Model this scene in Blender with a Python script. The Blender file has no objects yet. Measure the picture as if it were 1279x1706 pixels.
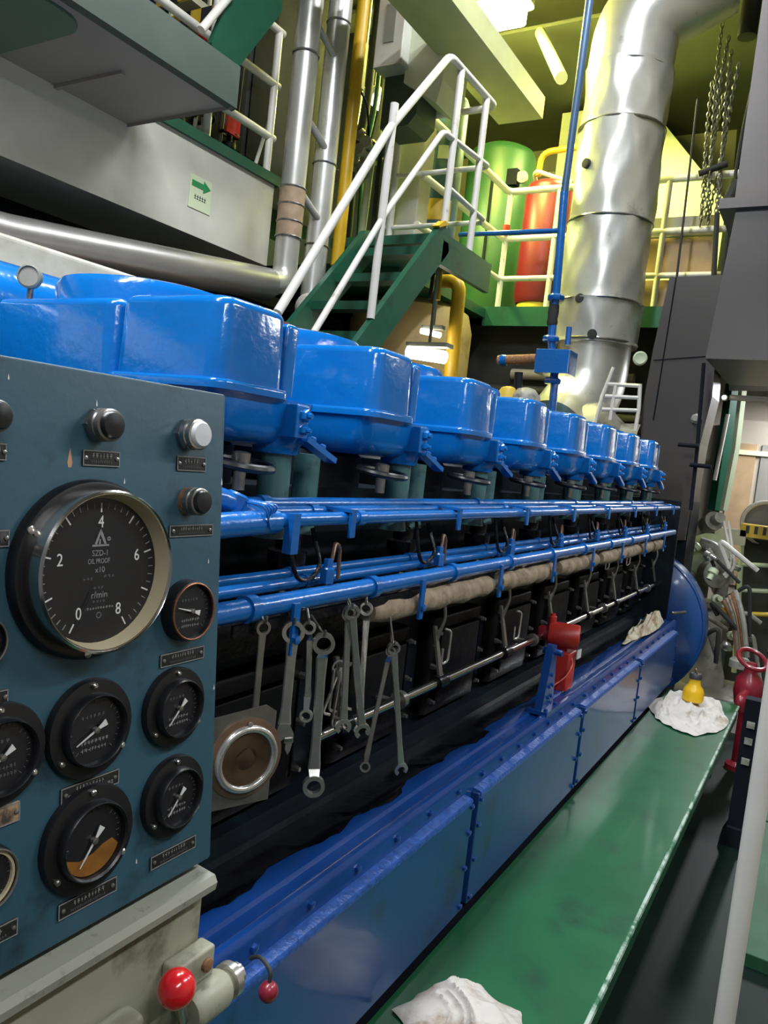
import bpy, math, random
from mathutils import Vector, Matrix
random.seed(7)
SC = bpy.context.scene
COL = SC.collection
PI = math.pi
V = Vector

# ------------------------------------------------------------------ camera
F_PX, IW, IH = 1281.0, 1279.0, 1706.0
EYE = V((0, 0, 1.7))
RIGHT = V((0.85533131, 0.50647945, 0.10902714))
DOWN = V((0.13231863, -0.01009594, -0.99115582))
FWD = V((-0.50089932, 0.86219292, -0.07565204))
cam_d = bpy.data.cameras.new('camera')
cam_d.sensor_fit = 'HORIZONTAL'; cam_d.sensor_width = 36.0
cam_d.lens = 36.0 * F_PX / IW
cam_d.clip_start = 0.02
cam = bpy.data.objects.new('camera', cam_d); COL.objects.link(cam)
mw = Matrix.Identity(4)
for i in range(3):
    mw[i][0] = RIGHT[i]; mw[i][1] = -DOWN[i]; mw[i][2] = -FWD[i]; mw[i][3] = EYE[i]
cam.matrix_world = mw
SC.camera = cam

# ------------------------------------------------------------------ world, exposure
w = bpy.data.worlds.new('engine_room_air'); SC.world = w; w.use_nodes = True
w.node_tree.nodes['Background'].inputs[0].default_value = (0.80, 0.86, 0.95, 1)
w.node_tree.nodes['Background'].inputs[1].default_value = 0.16
SC.view_settings.view_transform = 'Standard'
SC.view_settings.look = 'None'
SC.view_settings.gamma = 1
SC.view_settings.exposure = 0.0
SC.view_settings.use_curve_mapping = False

# ------------------------------------------------------------------ lamps of the room and unseen added ones (area light under a fixture, see fluorescent())
WHITE, LIME = (0.93, 0.97, 1.0), (0.93, 1.0, 0.30)
LAMPS = [  # x, y, z, length, power, colour
    (0.75, -0.2, 3.0, 1.2, 25, WHITE), (0.75, 2.0, 3.0, 1.2, 36, WHITE), (0.75, 4.2, 3.0, 1.2, 34, WHITE),
    (-1.2, 0.25, 3.4, 1.2, 62, WHITE), (-0.1, 8.2, 2.8, 1.2, 110, WHITE),  # first one is added, unseen, to light the near faces of the heads
    (-2.2, 7.3, 5.4, 0.6, 120, LIME), (-3.9, 6.0, 4.75, 0.6, 130, LIME), (-1.4, 4.2, 5.6, 1.2, 85, WHITE), (-1.5, 2.0, 5.2, 1.2, 120, WHITE),  # lime one hidden behind the exhaust and both white ones are added for brightness
]
for i, (x, y, z, ln, pw, lcol) in enumerate(LAMPS):
    ld = bpy.data.lights.new('fluorescent_light', 'AREA'); ld.shape = 'RECTANGLE'
    ld.size = 0.14; ld.size_y = ln; ld.energy = pw; ld.color = lcol
    lo = bpy.data.objects.new('fluorescent_light', ld); COL.objects.link(lo)
    lo.location = (x, y, z - 0.06)

# ------------------------------------------------------------------ helpers
def ray(px, py):
    return RIGHT * ((px - IW / 2) / F_PX) + DOWN * ((py - IH / 2) / F_PX) + FWD
def PX(px, py, x): r = ray(px, py); return EYE + r * ((x - EYE.x) / r.x)
def PY(px, py, y): r = ray(px, py); return EYE + r * ((y - EYE.y) / r.y)
def PZ(px, py, z): r = ray(px, py); return EYE + r * ((z - EYE.z) / r.z)

MATS = {}
def mat(name, c, rough=0.5, metal=0.0, *, spec=0.5, var=0.12, scale=6.0, bump=0.0, bscale=40.0, coat=0.0, dirt=None, dirt_amt=0.0, dscale=3.0, emit=None, estr=0.0, alpha=None, aniso=None):
    m = bpy.data.materials.new(name); m.use_nodes = True
    nt = m.node_tree; n = nt.nodes; L = nt.links
    b = n['Principled BSDF']
    b.inputs['Roughness'].default_value = rough; b.inputs['Specular IOR Level'].default_value = spec; b.inputs['Metallic'].default_value = metal
    b.inputs['Coat Weight'].default_value = coat; b.inputs['Coat Roughness'].default_value = 0.08
    tc = n.new('ShaderNodeTexCoord')
    nz = n.new('ShaderNodeTexNoise'); nz.inputs['Scale'].default_value = scale; nz.inputs['Detail'].default_value = 6
    L.new(tc.outputs['Object'], nz.inputs['Vector'])
    mp = n.new('ShaderNodeMapRange'); mp.inputs[1].default_value = 0.25; mp.inputs[2].default_value = 0.75
    mp.inputs[3].default_value = 1 - var; mp.inputs[4].default_value = 1 + var
    L.new(nz.outputs['Fac'], mp.inputs[0])
    mx = n.new('ShaderNodeVectorMath'); mx.operation = 'SCALE'; mx.inputs[0].default_value = c[:3]
    L.new(mp.outputs[0], mx.inputs['Scale'])
    out = mx.outputs[0]
    if dirt:
        nd = n.new('ShaderNodeTexNoise'); nd.inputs['Scale'].default_value = dscale; nd.inputs['Detail'].default_value = 9; nd.inputs['Roughness'].default_value = 0.65
        L.new(tc.outputs['Object'], nd.inputs['Vector'])
        rp = n.new('ShaderNodeValToRGB'); e = rp.color_ramp.elements
        e[0].position = 0.62 - dirt_amt * 0.3; e[1].position = min(0.98, e[0].position + 0.14)
        L.new(nd.outputs['Fac'], rp.inputs[0])
        mm = n.new('ShaderNodeMix'); mm.data_type = 'RGBA'
        L.new(rp.outputs[0], mm.inputs['Factor']); L.new(out, mm.inputs['A']); mm.inputs['B'].default_value = (*dirt, 1)
        out = mm.outputs['Result']
    L.new(out, b.inputs['Base Color'])
    if bump:
        nb = n.new('ShaderNodeTexNoise'); nb.inputs['Scale'].default_value = bscale; nb.inputs['Detail'].default_value = 4
        L.new(tc.outputs['Object'], nb.inputs['Vector'])
        bp = n.new('ShaderNodeBump'); bp.inputs['Strength'].default_value = bump; bp.inputs['Distance'].default_value = 0.004
        L.new(nb.outputs['Fac'], bp.inputs['Height']); L.new(bp.outputs[0], b.inputs['Normal'])
    if emit:
        b.inputs['Emission Color'].default_value = (*emit, 1); b.inputs['Emission Strength'].default_value = estr
    if alpha is not None:
        b.inputs['Transmission Weight'].default_value = alpha
    MATS[name] = m
    return m

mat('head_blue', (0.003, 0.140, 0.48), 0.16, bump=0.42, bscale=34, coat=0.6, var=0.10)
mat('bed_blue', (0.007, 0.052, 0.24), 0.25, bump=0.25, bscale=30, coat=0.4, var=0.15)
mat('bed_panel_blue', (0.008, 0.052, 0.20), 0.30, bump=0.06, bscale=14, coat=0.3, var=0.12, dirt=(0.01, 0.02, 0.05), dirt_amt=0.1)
mat('pipe_blue', (0.004, 0.105, 0.38), 0.25, bump=0.4, bscale=60, coat=0.4)
mat('panel_teal', (0.026, 0.082, 0.118), 0.45, var=0.16, dirt=(0.012, 0.03, 0.04), dirt_amt=0.25, dscale=9, bump=0.08, bscale=70)
mat('chip_tan', (0.45, 0.24, 0.13), 0.7)
mat('black_plastic', (0.008, 0.008, 0.010), 0.35, bump=0.05)
mat('dial_black', (0.012, 0.012, 0.015), 0.30, var=0.05)
mat('cream_ring', (0.55, 0.47, 0.30), 0.45, var=0.1)
mat('mark_white', (0.62, 0.62, 0.60), 0.6, var=0.05)
mat('mark_grey', (0.22, 0.22, 0.22), 0.6, var=0.05)
mat('mark_faint', (0.10, 0.10, 0.105), 0.6, var=0.05)
mat('plate_black', (0.014, 0.014, 0.014), 0.4)
mat('plate_tan', (0.33, 0.22, 0.13), 0.6, dirt=(0.05, 0.04, 0.03), dirt_amt=0.3, dscale=30)
mat('amber_oil', (0.26, 0.11, 0.02), 0.35, var=0.35, scale=30)
mat('chrome', (0.62, 0.60, 0.58), 0.18, 1.0, var=0.08)
mat('steel', (0.66, 0.64, 0.61), 0.22, 0.80, var=0.18, scale=25, bump=0.08)
mat('dark_steel', (0.26, 0.25, 0.23), 0.28, 0.75, var=0.25, scale=25, bump=0.1)
mat('rust', (0.25, 0.12, 0.06), 0.85, var=0.4, scale=60, bump=0.6, bscale=90)
mat('lamp_glass_white', (0.65, 0.66, 0.68), 0.25, var=0.05)
mat('console_beige', (0.30, 0.30, 0.22), 0.45, dirt=(0.09, 0.075, 0.05), dirt_amt=0.22, dscale=7, bump=0.1)
mat('console_rim', (0.31, 0.31, 0.26), 0.4, dirt=(0.16, 0.15, 0.12), dirt_amt=0.15, dscale=40)
mat('red_gloss', (0.62, 0.012, 0.018), 0.2, coat=0.5, var=0.08)
mat('dark_red', (0.20, 0.012, 0.025), 0.3, coat=0.2, var=0.2)
mat('red_tank', (0.15, 0.010, 0.018), 0.4, var=0.1)
mat('red_paint', (0.42, 0.025, 0.018), 0.4, var=0.2, dirt=(0.06, 0.01, 0.01), dirt_amt=0.2)
mat('oil_black', (0.006, 0.006, 0.008), 0.25, var=0.4, bump=0.9, bscale=34, spec=0.22)
mat('door_black', (0.005, 0.005, 0.006), 0.45, var=0.5, bump=0.9, bscale=22, spec=0.12)
mat('bronze', (0.20, 0.13, 0.09), 0.4, 0.6, var=0.3, scale=20)
mat('strip_lit_blue', (0.022, 0.085, 0.33), 0.30, bump=0.9, bscale=70, var=0.4, scale=60)  # lighter blue paints in the overhead light caught on the ledge
mat('edge_greygreen', (0.045, 0.068, 0.052), 0.5, var=0.12)
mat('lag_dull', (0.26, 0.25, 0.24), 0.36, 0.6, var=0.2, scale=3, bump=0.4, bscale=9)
mat('standpipe_blue', (0.035, 0.085, 0.17), 0.4)
mat('underside_grey', (0.29, 0.27, 0.245), 0.5, var=0.1, scale=2)
mat('underside_green', (0.10, 0.17, 0.12), 0.5, var=0.1, scale=2)
mat('aft_wall', (0.30, 0.30, 0.22), 0.6, var=0.2, scale=1.5)
mat('oil_pool', (0.003, 0.003, 0.005), 0.16, var=0.4, bump=0.25, bscale=30, coat=0.4)
mat('block_dark', (0.006, 0.009, 0.014), 0.5, spec=0.2, var=0.4, bump=0.5, bscale=18, dirt=(0.008, 0.03, 0.03), dirt_amt=0.2)
mat('post_green', (0.045, 0.125, 0.12), 0.4, var=0.15, dirt=(0.008, 0.015, 0.02), dirt_amt=0.25, dscale=22)
mat('lagging_tan', (0.27, 0.205, 0.135), 0.75, var=0.4, scale=22, bump=1.0, bscale=45, dirt=(0.07, 0.052, 0.036), dirt_amt=0.2, dscale=9)
mat('copper', (0.34, 0.15, 0.09), 0.35, 0.9, var=0.3)
mat('walk_green', (0.008, 0.078, 0.030), 0.36, spec=0.3, var=0.25, scale=3, bump=0.12, bscale=18, coat=0.15, dirt=(0.010, 0.045, 0.025), dirt_amt=0.3, dscale=4)
mat('edge_worn', (0.33, 0.42, 0.36), 0.5, dirt=(0.012, 0.10, 0.045), dirt_amt=0.55, dscale=14)
mat('floor_shaded', (0.004, 0.011, 0.008), 0.5, spec=0.12, var=0.4, scale=4, bump=0.2, bscale=10, dirt=(0.010, 0.018, 0.014), dirt_amt=0.15, dscale=5)  # floor plates in shadow, the shade painted into a near-black green
mat('floor_green', (0.018, 0.075, 0.036), 0.55, spec=0.25, var=0.3, scale=4, dirt=(0.02, 0.05, 0.03), dirt_amt=0.25)
mat('deck_green', (0.010, 0.085, 0.050), 0.4, var=0.15, dirt=(0.01, 0.03, 0.02), dirt_amt=0.12)
mat('rail_white', (0.68, 0.65, 0.60), 0.4, var=0.07, dirt=(0.30, 0.26, 0.2), dirt_amt=0.06, dscale=9)
mat('hull_white', (0.52, 0.51, 0.45), 0.5, var=0.10, dirt=(0.33, 0.30, 0.25), dirt_amt=0.2, dscale=1.6)
mat('hull_grey', (0.21, 0.195, 0.175), 0.5, var=0.10, scale=2)
mat('beam_cream', (0.62, 0.62, 0.42), 0.5, var=0.08)
mat('hull_dark', (0.045, 0.047, 0.045), 0.7, spec=0.08, var=0.3, scale=2)
mat('hull_black', (0.010, 0.012, 0.018), 0.7, spec=0.06, var=0.3, scale=2)
mat('wall_beige', (0.36, 0.31, 0.25), 0.6, var=0.15, scale=1.5, dirt=(0.16, 0.12, 0.09), dirt_amt=0.2, dscale=1.3)
mat('ceiling_olive', (0.13, 0.14, 0.09), 0.6, var=0.2, scale=2)
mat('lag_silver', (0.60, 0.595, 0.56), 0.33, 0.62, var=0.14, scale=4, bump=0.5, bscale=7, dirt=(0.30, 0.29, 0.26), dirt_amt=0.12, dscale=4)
mat('lag_white', (0.52, 0.51, 0.47), 0.36, 0.6, var=0.15, scale=4, bump=0.35, bscale=9)
mat('lag_rust', (0.33, 0.23, 0.15), 0.7, var=0.3, scale=14, bump=0.4)
mat('yellow_paint', (0.60, 0.36, 0.012), 0.4, var=0.1)
mat('yellow_plastic', (0.70, 0.42, 0.012), 0.3, var=0.08, coat=0.2)
mat('tank_tan', (0.40, 0.30, 0.15), 0.5, var=0.12, scale=2, dirt=(0.20, 0.13, 0.06), dirt_amt=0.2, dscale=2)
mat('tank_green', (0.015, 0.062, 0.024), 0.45, var=0.1)
mat('bottle_blue', (0.035, 0.10, 0.15), 0.4, var=0.15)
mat('duct_grey', (0.045, 0.038, 0.034), 0.42, var=0.10, scale=2, bump=0.1, bscale=3)
mat('casing_grey', (0.085, 0.076, 0.072), 0.42, var=0.15, scale=1.5)
mat('tray_lime_lit', (0.42, 0.44, 0.22), 0.5, var=0.1)  # cream paint with the lime lamplight mixed into its colour
mat('column_grey', (0.12, 0.105, 0.10), 0.45, var=0.10, scale=2)
mat('wood', (0.33, 0.22, 0.12), 0.65, var=0.25, scale=5)
mat('lime_panel', (0.60, 0.63, 0.45), 0.5, var=0.08)
mat('machine_grey', (0.30, 0.29, 0.25), 0.5, var=0.25, scale=8, dirt=(0.08, 0.075, 0.06), dirt_amt=0.3, dscale=6)
mat('rag_white', (0.52, 0.49, 0.46), 0.9, var=0.10, scale=14, dirt=(0.30, 0.25, 0.19), dirt_amt=0.25, dscale=7, bump=0.3, bscale=120)
mat('rag_dirty', (0.46, 0.43, 0.40), 0.9, var=0.10, scale=14, dirt=(0.22, 0.17, 0.12), dirt_amt=0.55, dscale=5, bump=0.3, bscale=120)
mat('rag_tan', (0.62, 0.56, 0.44), 0.9, var=0.15, scale=14, dirt=(0.32, 0.20, 0.09), dirt_amt=0.35, dscale=9, bump=0.3, bscale=120)
mat('sign_green', (0.015, 0.22, 0.07), 0.5)
mat('sign_pale', (0.55, 0.62, 0.42), 0.5, var=0.04)
mat('hazard_yellow', (0.62, 0.42, 0.04), 0.5, var=0.15)
mat('hazard_black', (0.03, 0.03, 0.035), 0.5)
mat('gasket_grey', (0.20, 0.21, 0.18), 0.6)
mat('rope_dark', (0.025, 0.025, 0.022), 0.7)
mat('chain_grey', (0.20, 0.19, 0.15), 0.45, 0.6, var=0.3, scale=30)
mat('lamp_lime', (1, 1, 0.6), 0.5, emit=(1.0, 0.95, 0.22), estr=220.0)
mat('lamp_warm', (1, 0.95, 0.8), 0.5, emit=(1.0, 0.93, 0.74), estr=16.0)
mat('lamp_tube', (1, 1, 1), 0.5, emit=(0.95, 0.98, 1.0), estr=6.0)
mat('glass_dirty', (0.08, 0.05, 0.03), 0.12, var=0.5, scale=18, coat=0.5)

CHAIN = {}
class MB:
    def __init__(s): s.v = []; s.f = []
    def add(s, vs, fs):
        o = len(s.v); s.v += [V(p) for p in vs]; s.f += [tuple(i + o for i in f) for f in fs]; return s
    def box(s, c, size, R=None):
        h = [x / 2 for x in size]; c = V(c); vs = []
        for z in (-1, 1):
            for y in (-1, 1):
                for x in (-1, 1):
                    p = V((x * h[0], y * h[1], z * h[2]))
                    if R: p = R @ p
                    vs.append(c + p)
        return s.add(vs, [(0, 2, 3, 1), (4, 5, 7, 6), (0, 1, 5, 4), (2, 6, 7, 3), (0, 4, 6, 2), (1, 3, 7, 5)])
    def bb(s, x0, x1, y0, y1, z0, z1):
        return s.box(((x0 + x1) / 2, (y0 + y1) / 2, (z0 + z1) / 2), (abs(x1 - x0), abs(y1 - y0), abs(z1 - z0)))
    def loft(s, rings, cap=True, closed=True):
        n = len(rings[0]); vs = [p for r in rings for p in r]; fs = []
        for i in range(len(rings) - 1):
            for j in range(n if closed else n - 1):
                k = (j + 1) % n
                fs.append((i * n + j, i * n + k, (i + 1) * n + k, (i + 1) * n + j))
        if cap:
            fs.append(tuple(reversed(range(n)))); fs.append(tuple((len(rings) - 1) * n + j for j in range(n)))
        return s.add(vs, fs)
    def tube(s, pts, r, n=12, cap=True):
        pts = [V(p) for p in pts]; m = len(pts)
        rs = r if isinstance(r, (list, tuple)) else [r] * m
        rings = []; u = None
        for i in range(m):
            t = (pts[min(i + 1, m - 1)] - pts[max(i - 1, 0)]).normalized()
            if u is None:
                a = V((0, 0, 1)) if abs(t.z) < 0.9 else V((1, 0, 0))
                u = (a - t * a.dot(t)).normalized()
            else:
                u = (u - t * u.dot(t)).normalized()
            v2 = t.cross(u)
            rings.append([pts[i] + (u * math.cos(2 * PI * k / n) + v2 * math.sin(2 * PI * k / n)) * rs[i] for k in range(n)])
        return s.loft(rings, cap)
    def cyl(s, p0, p1, r, r2=None, n=20):
        return s.tube([p0, p1], [r, r if r2 is None else r2], n)
    def lathe(s, o, axis, prof, n=28, cap=True):
        o = V(o); t = V(axis).normalized()
        a = V((0, 0, 1)) if abs(t.z) < 0.9 else V((1, 0, 0))
        u = (a - t * a.dot(t)).normalized(); v2 = t.cross(u)
        return s.loft([[o + t * h + (u * math.cos(2 * PI * k / n) + v2 * math.sin(2 * PI * k / n)) * max(r, 1e-4) for k in range(n)] for r, h in prof], cap)
    def torus(s, o, axis, R, r, n=28, m=8, a0=0.0, a1=2 * PI):
        o = V(o); t = V(axis).normalized()
        a = V((0, 0, 1)) if abs(t.z) < 0.9 else V((1, 0, 0))
        u = (a - t * a.dot(t)).normalized(); v2 = t.cross(u)
        pts = []
        full = abs(a1 - a0) > 6.28
        for k in range(n + (0 if full else 1)):
            th = a0 + (a1 - a0) * k / n; d = u * math.cos(th) + v2 * math.sin(th)
            pts.append([o + d * (R + r * math.cos(2 * PI * j / m)) + t * (r * math.sin(2 * PI * j / m)) for j in range(m)])
        if full: pts.append(pts[0])
        return s.loft(pts, cap=not full)
    def ring(s, o, axis, ref, ro, ri, th, n=20, a0=0.0, a1=2 * PI):
        o = V(o); t = V(axis).normalized(); u = V(ref); u = (u - t * u.dot(t)).normalized(); v2 = t.cross(u)
        full = abs(a1 - a0) > 6.28; rings = []
        for k in range(n + 1):
            an = a0 + (a1 - a0) * k / n; d = u * math.cos(an) + v2 * math.sin(an)
            rings.append([o + d * ro - t * th / 2, o + d * ro + t * th / 2, o + d * ri + t * th / 2, o + d * ri - t * th / 2])
        return s.loft(rings, cap=not full)
    def prism(s, poly, o, u, v2, d):
        o = V(o); u = V(u); v2 = V(v2); d = V(d)
        a = [o + u * p[0] + v2 * p[1] for p in poly]
        return s.loft([a, [p + d for p in a]])
    def ball(s, c, r, nu=20, nv=12, sc=(1, 1, 1)):
        c = V(c); rings = []
        for i in range(nv + 1):
            ph = -PI / 2 + PI * i / nv; rr_ = max(math.cos(ph), 0.001)
            rings.append([c + V((rr_ * math.cos(2 * PI * k / nu) * sc[0], rr_ * math.sin(2 * PI * k / nu) * sc[1], math.sin(ph) * sc[2])) * r for k in range(nu)])
        return s.loft(rings)
    def rbox(s, x0, x1, y0, y1, z0, z1, rc=0.02, rt=0.015, draft=0.0, n=5):
        def rr(ins, z):
            a = []; c = max(rc - ins * 0.5, 0.002)
            for cx, cy, a0 in ((x1 - ins - c, y1 - ins - c, 0), (x0 + ins + c, y1 - ins - c, 90), (x0 + ins + c, y0 + ins + c, 180), (x1 - ins - c, y0 + ins + c, 270)):
                for k in range(n + 1):
                    th = math.radians(a0 + 90 * k / n); a.append(V((cx + c * math.cos(th), cy + c * math.sin(th), z)))
            return a
        rings = [rr(0, z0), rr(draft, z1 - rt)]
        for k in range(1, 5):
            th = PI / 2 * k / 4; rings.append(rr(draft + rt * (1 - math.cos(th)), z1 - rt + rt * math.sin(th)))
        return s.loft(rings)
    def build(s, name, m, parent=None, local=False, smooth=40):
        vs = s.v; base = None
        if parent is None:
            xs = [p.x for p in vs]; ys = [p.y for p in vs]; zs = [p.z for p in vs]
            base = V(((min(xs) + max(xs)) / 2, (min(ys) + max(ys)) / 2, min(zs)))
            vs = [p - base for p in vs]
        elif not local:
            inv = CHAIN[parent.name].inverted(); vs = [inv @ p for p in vs]
        me = bpy.data.meshes.new(name); me.from_pydata([tuple(p) for p in vs], [], s.f); me.update()
        o = bpy.data.objects.new(name, me); COL.objects.link(o)
        finish(me, smooth)
        me.materials.append(MATS[m])
        if base is not None:
            o.location = base; CHAIN[o.name] = Matrix.Translation(base)
        else:
            o.parent = parent; CHAIN[o.name] = CHAIN[parent.name]
        return o

import bmesh
def finish(me, smooth):
    bm = bmesh.new(); bm.from_mesh(me); bmesh.ops.recalc_face_normals(bm, faces=bm.faces); bm.to_mesh(me); bm.free()
    if smooth:
        me.polygons.foreach_set('use_smooth', [True] * len(me.polygons)); me.set_sharp_from_angle(angle=math.radians(smooth))

def tag(o, label, cat, group=None, kind=None):
    if label: o['label'] = label
    if cat: o['category'] = cat
    if group: o['group'] = group
    if kind: o['kind'] = kind
    return o
def struct(o): o['kind'] = 'structure'; return o
def thing(name, label, cat, loc=(0, 0, 0), R=None, group=None):
    o = bpy.data.objects.new(name, None); COL.objects.link(o); o.empty_display_size = 0.05
    M = Matrix.Translation(V(loc))
    if R is not None: M = M @ R.to_4x4()
    o.matrix_basis = M; CHAIN[o.name] = M.copy()
    return tag(o, label, cat, group)
def dup(root, delta, label=None):
    r = root.copy(); COL.objects.link(r); r.location = root.location + V(delta)
    CHAIN[r.name] = Matrix.Translation(V(delta)) @ CHAIN[root.name]
    if label: r['label'] = label
    for ch in list(root.children):
        c = ch.copy(); COL.objects.link(c); c.parent = r; CHAIN[c.name] = CHAIN[r.name]
        for g in list(ch.children):
            d = g.copy(); COL.objects.link(d); d.parent = c; CHAIN[d.name] = CHAIN[r.name]
    return r
def share(src, delta, parent=None):
    o = src.copy(); COL.objects.link(o); o.location = src.location + V(delta); o.parent = parent or src.parent; CHAIN[o.name] = CHAIN[o.parent.name]
    return o
def text(body, size, loc, parent, m, name='lettering', align='CENTER', extrude=0.0003, sx=1.0, R=None):
    cu = bpy.data.curves.new('t', 'FONT'); cu.body = body; cu.size = size; cu.align_x = align; cu.align_y = 'CENTER'; cu.extrude = extrude; cu.resolution_u = 3
    to = bpy.data.objects.new('t', cu); COL.objects.link(to)
    dg = bpy.context.evaluated_depsgraph_get(); dg.update()
    me = bpy.data.meshes.new_from_object(to.evaluated_get(dg)); me.name = name
    bpy.data.objects.remove(to); bpy.data.curves.remove(cu)
    me.transform(Matrix.Diagonal((sx, 1, 1, 1)))
    if R is not None: me.transform(R.to_4x4())
    me.materials.clear(); me.materials.append(MATS[m])
    o = bpy.data.objects.new(name, me); COL.objects.link(o)
    o.parent = parent; o.location = loc; CHAIN[o.name] = CHAIN[parent.name]
    return o
def arc(p0, p1, p2, n=6):
    p0, p1, p2 = V(p0), V(p1), V(p2)
    return [p0 * (1 - t) ** 2 + p1 * 2 * t * (1 - t) + p2 * t * t for t in [k / n for k in range(n + 1)]]
def bend(pts, r=0.05, n=5):
    pts = [V(p) for p in pts]; out = [pts[0]]
    for i in range(1, len(pts) - 1):
        a = (pts[i - 1] - pts[i]); b = (pts[i + 1] - pts[i]); ra = min(r, a.length * 0.49, b.length * 0.49)
        out += arc(pts[i] + a.normalized() * ra, pts[i], pts[i] + b.normalized() * ra, n)
    return out + [pts[-1]]

# ================================================================== STRUCTURE
PLAT_Z = 0.445
struct(MB().bb(-6.5, 3.0, -2.5, 10.6, -0.1, 0.0).build('floor', 'floor_shaded', smooth=0))
struct(MB().bb(-6.5, 3.0, 10.5, 10.7, 0, 6.2).build('wall_far', 'wall_beige', smooth=0))
struct(MB().bb(-6.7, -6.5, -2.5, 10.7, 0, 6.2).build('wall_left', 'hull_dark', smooth=0))
struct(MB().bb(3.0, 3.2, -2.5, 10.7, 0, 6.2).build('wall_right', 'wall_beige', smooth=0))
struct(MB().bb(-6.7, 3.2, -2.5, 10.7, 6.2, 6.4).build('ceiling', 'ceiling_olive', smooth=0))

# ================================================================== INSTRUMENT PANEL
pu = V((0, 1, 0)); pv = V((-0.045, 0, 0.565)).normalized(); pw = pu.cross(pv)
PO = V((-0.60, 0.703, 1.184))
PR = Matrix((pu, pv, pw)).transposed()
panel = thing('instrument_panel', 'dark teal engine instrument panel with large round tachometer and small black gauges', 'instrument panel', PO, PR)
def pan(px, py, w=0.0):
    r = ray(px, py); o = PO + pw * w
    p = EYE + r * ((o - EYE).dot(pw) / r.dot(pw)) - PO
    return p.dot(pu), p.dot(pv)
def loc_rbox(u0, u1, v0, v1, w0, w1, rc=0.004, rt=0.002):
    return MB().rbox(u0, u1, v0, v1, w0, w1, rc, rt, n=3)
loc_rbox(-0.60, 0.0, 0.0, 0.567, -0.05, 0.0, 0.004, 0.002).build('panel_plate', 'panel_teal', panel, True)
Z3 = V((0, 0, 1))
def disc(u, v_, prof, m, parent, name, n=36, cap=True):
    return MB().lathe((u, v_, 0), Z3, prof, n, cap).build(name, m, parent, True)
def bars(u, v_, wdt, rows, parent, m='mark_faint', w=0.001, cw=0.004, h=0.003, gap=0.0015, rowgap=0.006):
    b = MB()
    for r_ in range(rows):
        x = -wdt / 2; vv = v_ + ((rows - 1) / 2 - r_) * rowgap
        while x < wdt / 2 - cw * 0.6:
            c = cw * random.uniform(0.6, 1.1)
            b.box((u + x + c / 2, vv, w), (c * 0.9, h * 0.22, 0.0003)); 
            b.box((u + x + c / 2 + random.uniform(-.3, .3) * c, vv, w), (c * 0.2, h, 0.0003))
            if random.random() < .6: b.box((u + x + c / 2, vv + h * 0.4, w), (c * 0.8, h * 0.2, 0.0003))
            x += c + gap
    return b.build('print', m, parent, True, smooth=0)
def nameplate(px, py, wpx, hpx, tan=False, txt=None, skew=0):
    u, v_ = pan(px, py, 0.002); k = 0.00063
    wd = abs(pan(px + wpx / 2, py)[0] - pan(px - wpx / 2, py)[0]); hd = abs(pan(px, py - hpx / 2)[1] - pan(px, py + hpx / 2)[1])
    p = loc_rbox(u - wd / 2, u + wd / 2, v_ - hd / 2, v_ + hd / 2, -0.001, 0.0016, 0.001, 0.0004).build('nameplate', 'plate_tan' if tan else 'plate_black', panel, True)
    b = MB(); t = 0.0009; zz = 0.0018
    for a in (-1, 1):
        b.box((u, v_ + a * (hd / 2 - t), zz), (wd * 0.98, t, 0.0006)); b.box((u + a * (wd / 2 - t), v_, zz), (t, hd * 0.96, 0.0006))
    b.build('border', 'mark_grey', p, True, smooth=0)
    for a in (-1, 1):
        MB().lathe((u + a * wd * 0.42, v_, 0), Z3, [(0.0022, 0.001), (0.0022, 0.0026), (0.001, 0.0032)], 10).build('rivet', 'dark_steel', p, True)
    if not tan:
        if txt: text(txt, hd * 0.34, (u, v_ - hd * 0.2, 0.002), p, 'mark_grey')
        bars(u, v_ + hd * 0.16, wd * 0.5, 1, p, 'mark_grey', 0.002, hd * 0.16, hd * 0.3, hd * 0.12)
        if not txt: bars(u, v_ - hd * 0.22, wd * 0.6, 1, p, 'mark_faint', 0.002, hd * 0.1, hd * 0.18, hd * 0.05)
    return p
# tachometer
ut, vt = pan(181, 952, 0.030); Rr = abs(pan(181, 818, 0.03)[1] - pan(181, 1088, 0.03)[1]) / 2
Rf = Rr * 1.12
tach = disc(ut, vt, [(Rf, -0.001), (Rf, 0.007), (Rf * 0.97, 0.011), (Rr * 1.03, 0.012), (Rr * 0.8, 0.008)], 'black_plastic', panel, 'tachometer', 56)
disc(ut, vt, [(Rr * 1.0, 0.010), (Rr * 1.0, 0.034), (Rr * 0.975, 0.036), (Rr * 0.95, 0.034), (Rr * 0.945, 0.030), (Rr * 0.945, 0.012)], 'chrome', tach, 'bezel', 56, False)
b = MB(); b.lathe((ut, vt, 0), Z3, [(Rr * 0.952, 0.0345), (Rr * 0.952, 0.034), (Rr * 0.895, 0.0175), (Rr * 0.895, 0.0165)], 56)
b.f = b.f[:-2]; b.build('inner_ring', 'cream_ring', tach, True)
disc(ut, vt, [(Rr * 0.92, 0.0118), (Rr * 0.92, 0.0170)], 'dial_black', tach, 'dial', 56)
Rd = Rr * 0.90; zd = 0.0172
tk = MB(); tk2 = MB()
for k in range(41):
    an = math.radians(240 - 300 * k / 40); big = k % 5 == 0
    r0, r1 = (0.80, 0.93) if big else (0.86, 0.94)
    d = V((math.cos(an), math.sin(an), 0)); c = V((ut, vt, zd)) + d * Rd * (r0 + r1) / 2
    R_ = Matrix.Rotation(an, 3, 'Z')
    (tk if big else tk2).box(c, (Rd * (r1 - r0), Rd * (0.020 if big else 0.012), 0.0004), R_)
tk.build('scale_marks', 'mark_white', tach, True, smooth=0); tk2.build('scale_marks', 'mark_grey', tach, True, smooth=0)
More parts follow.
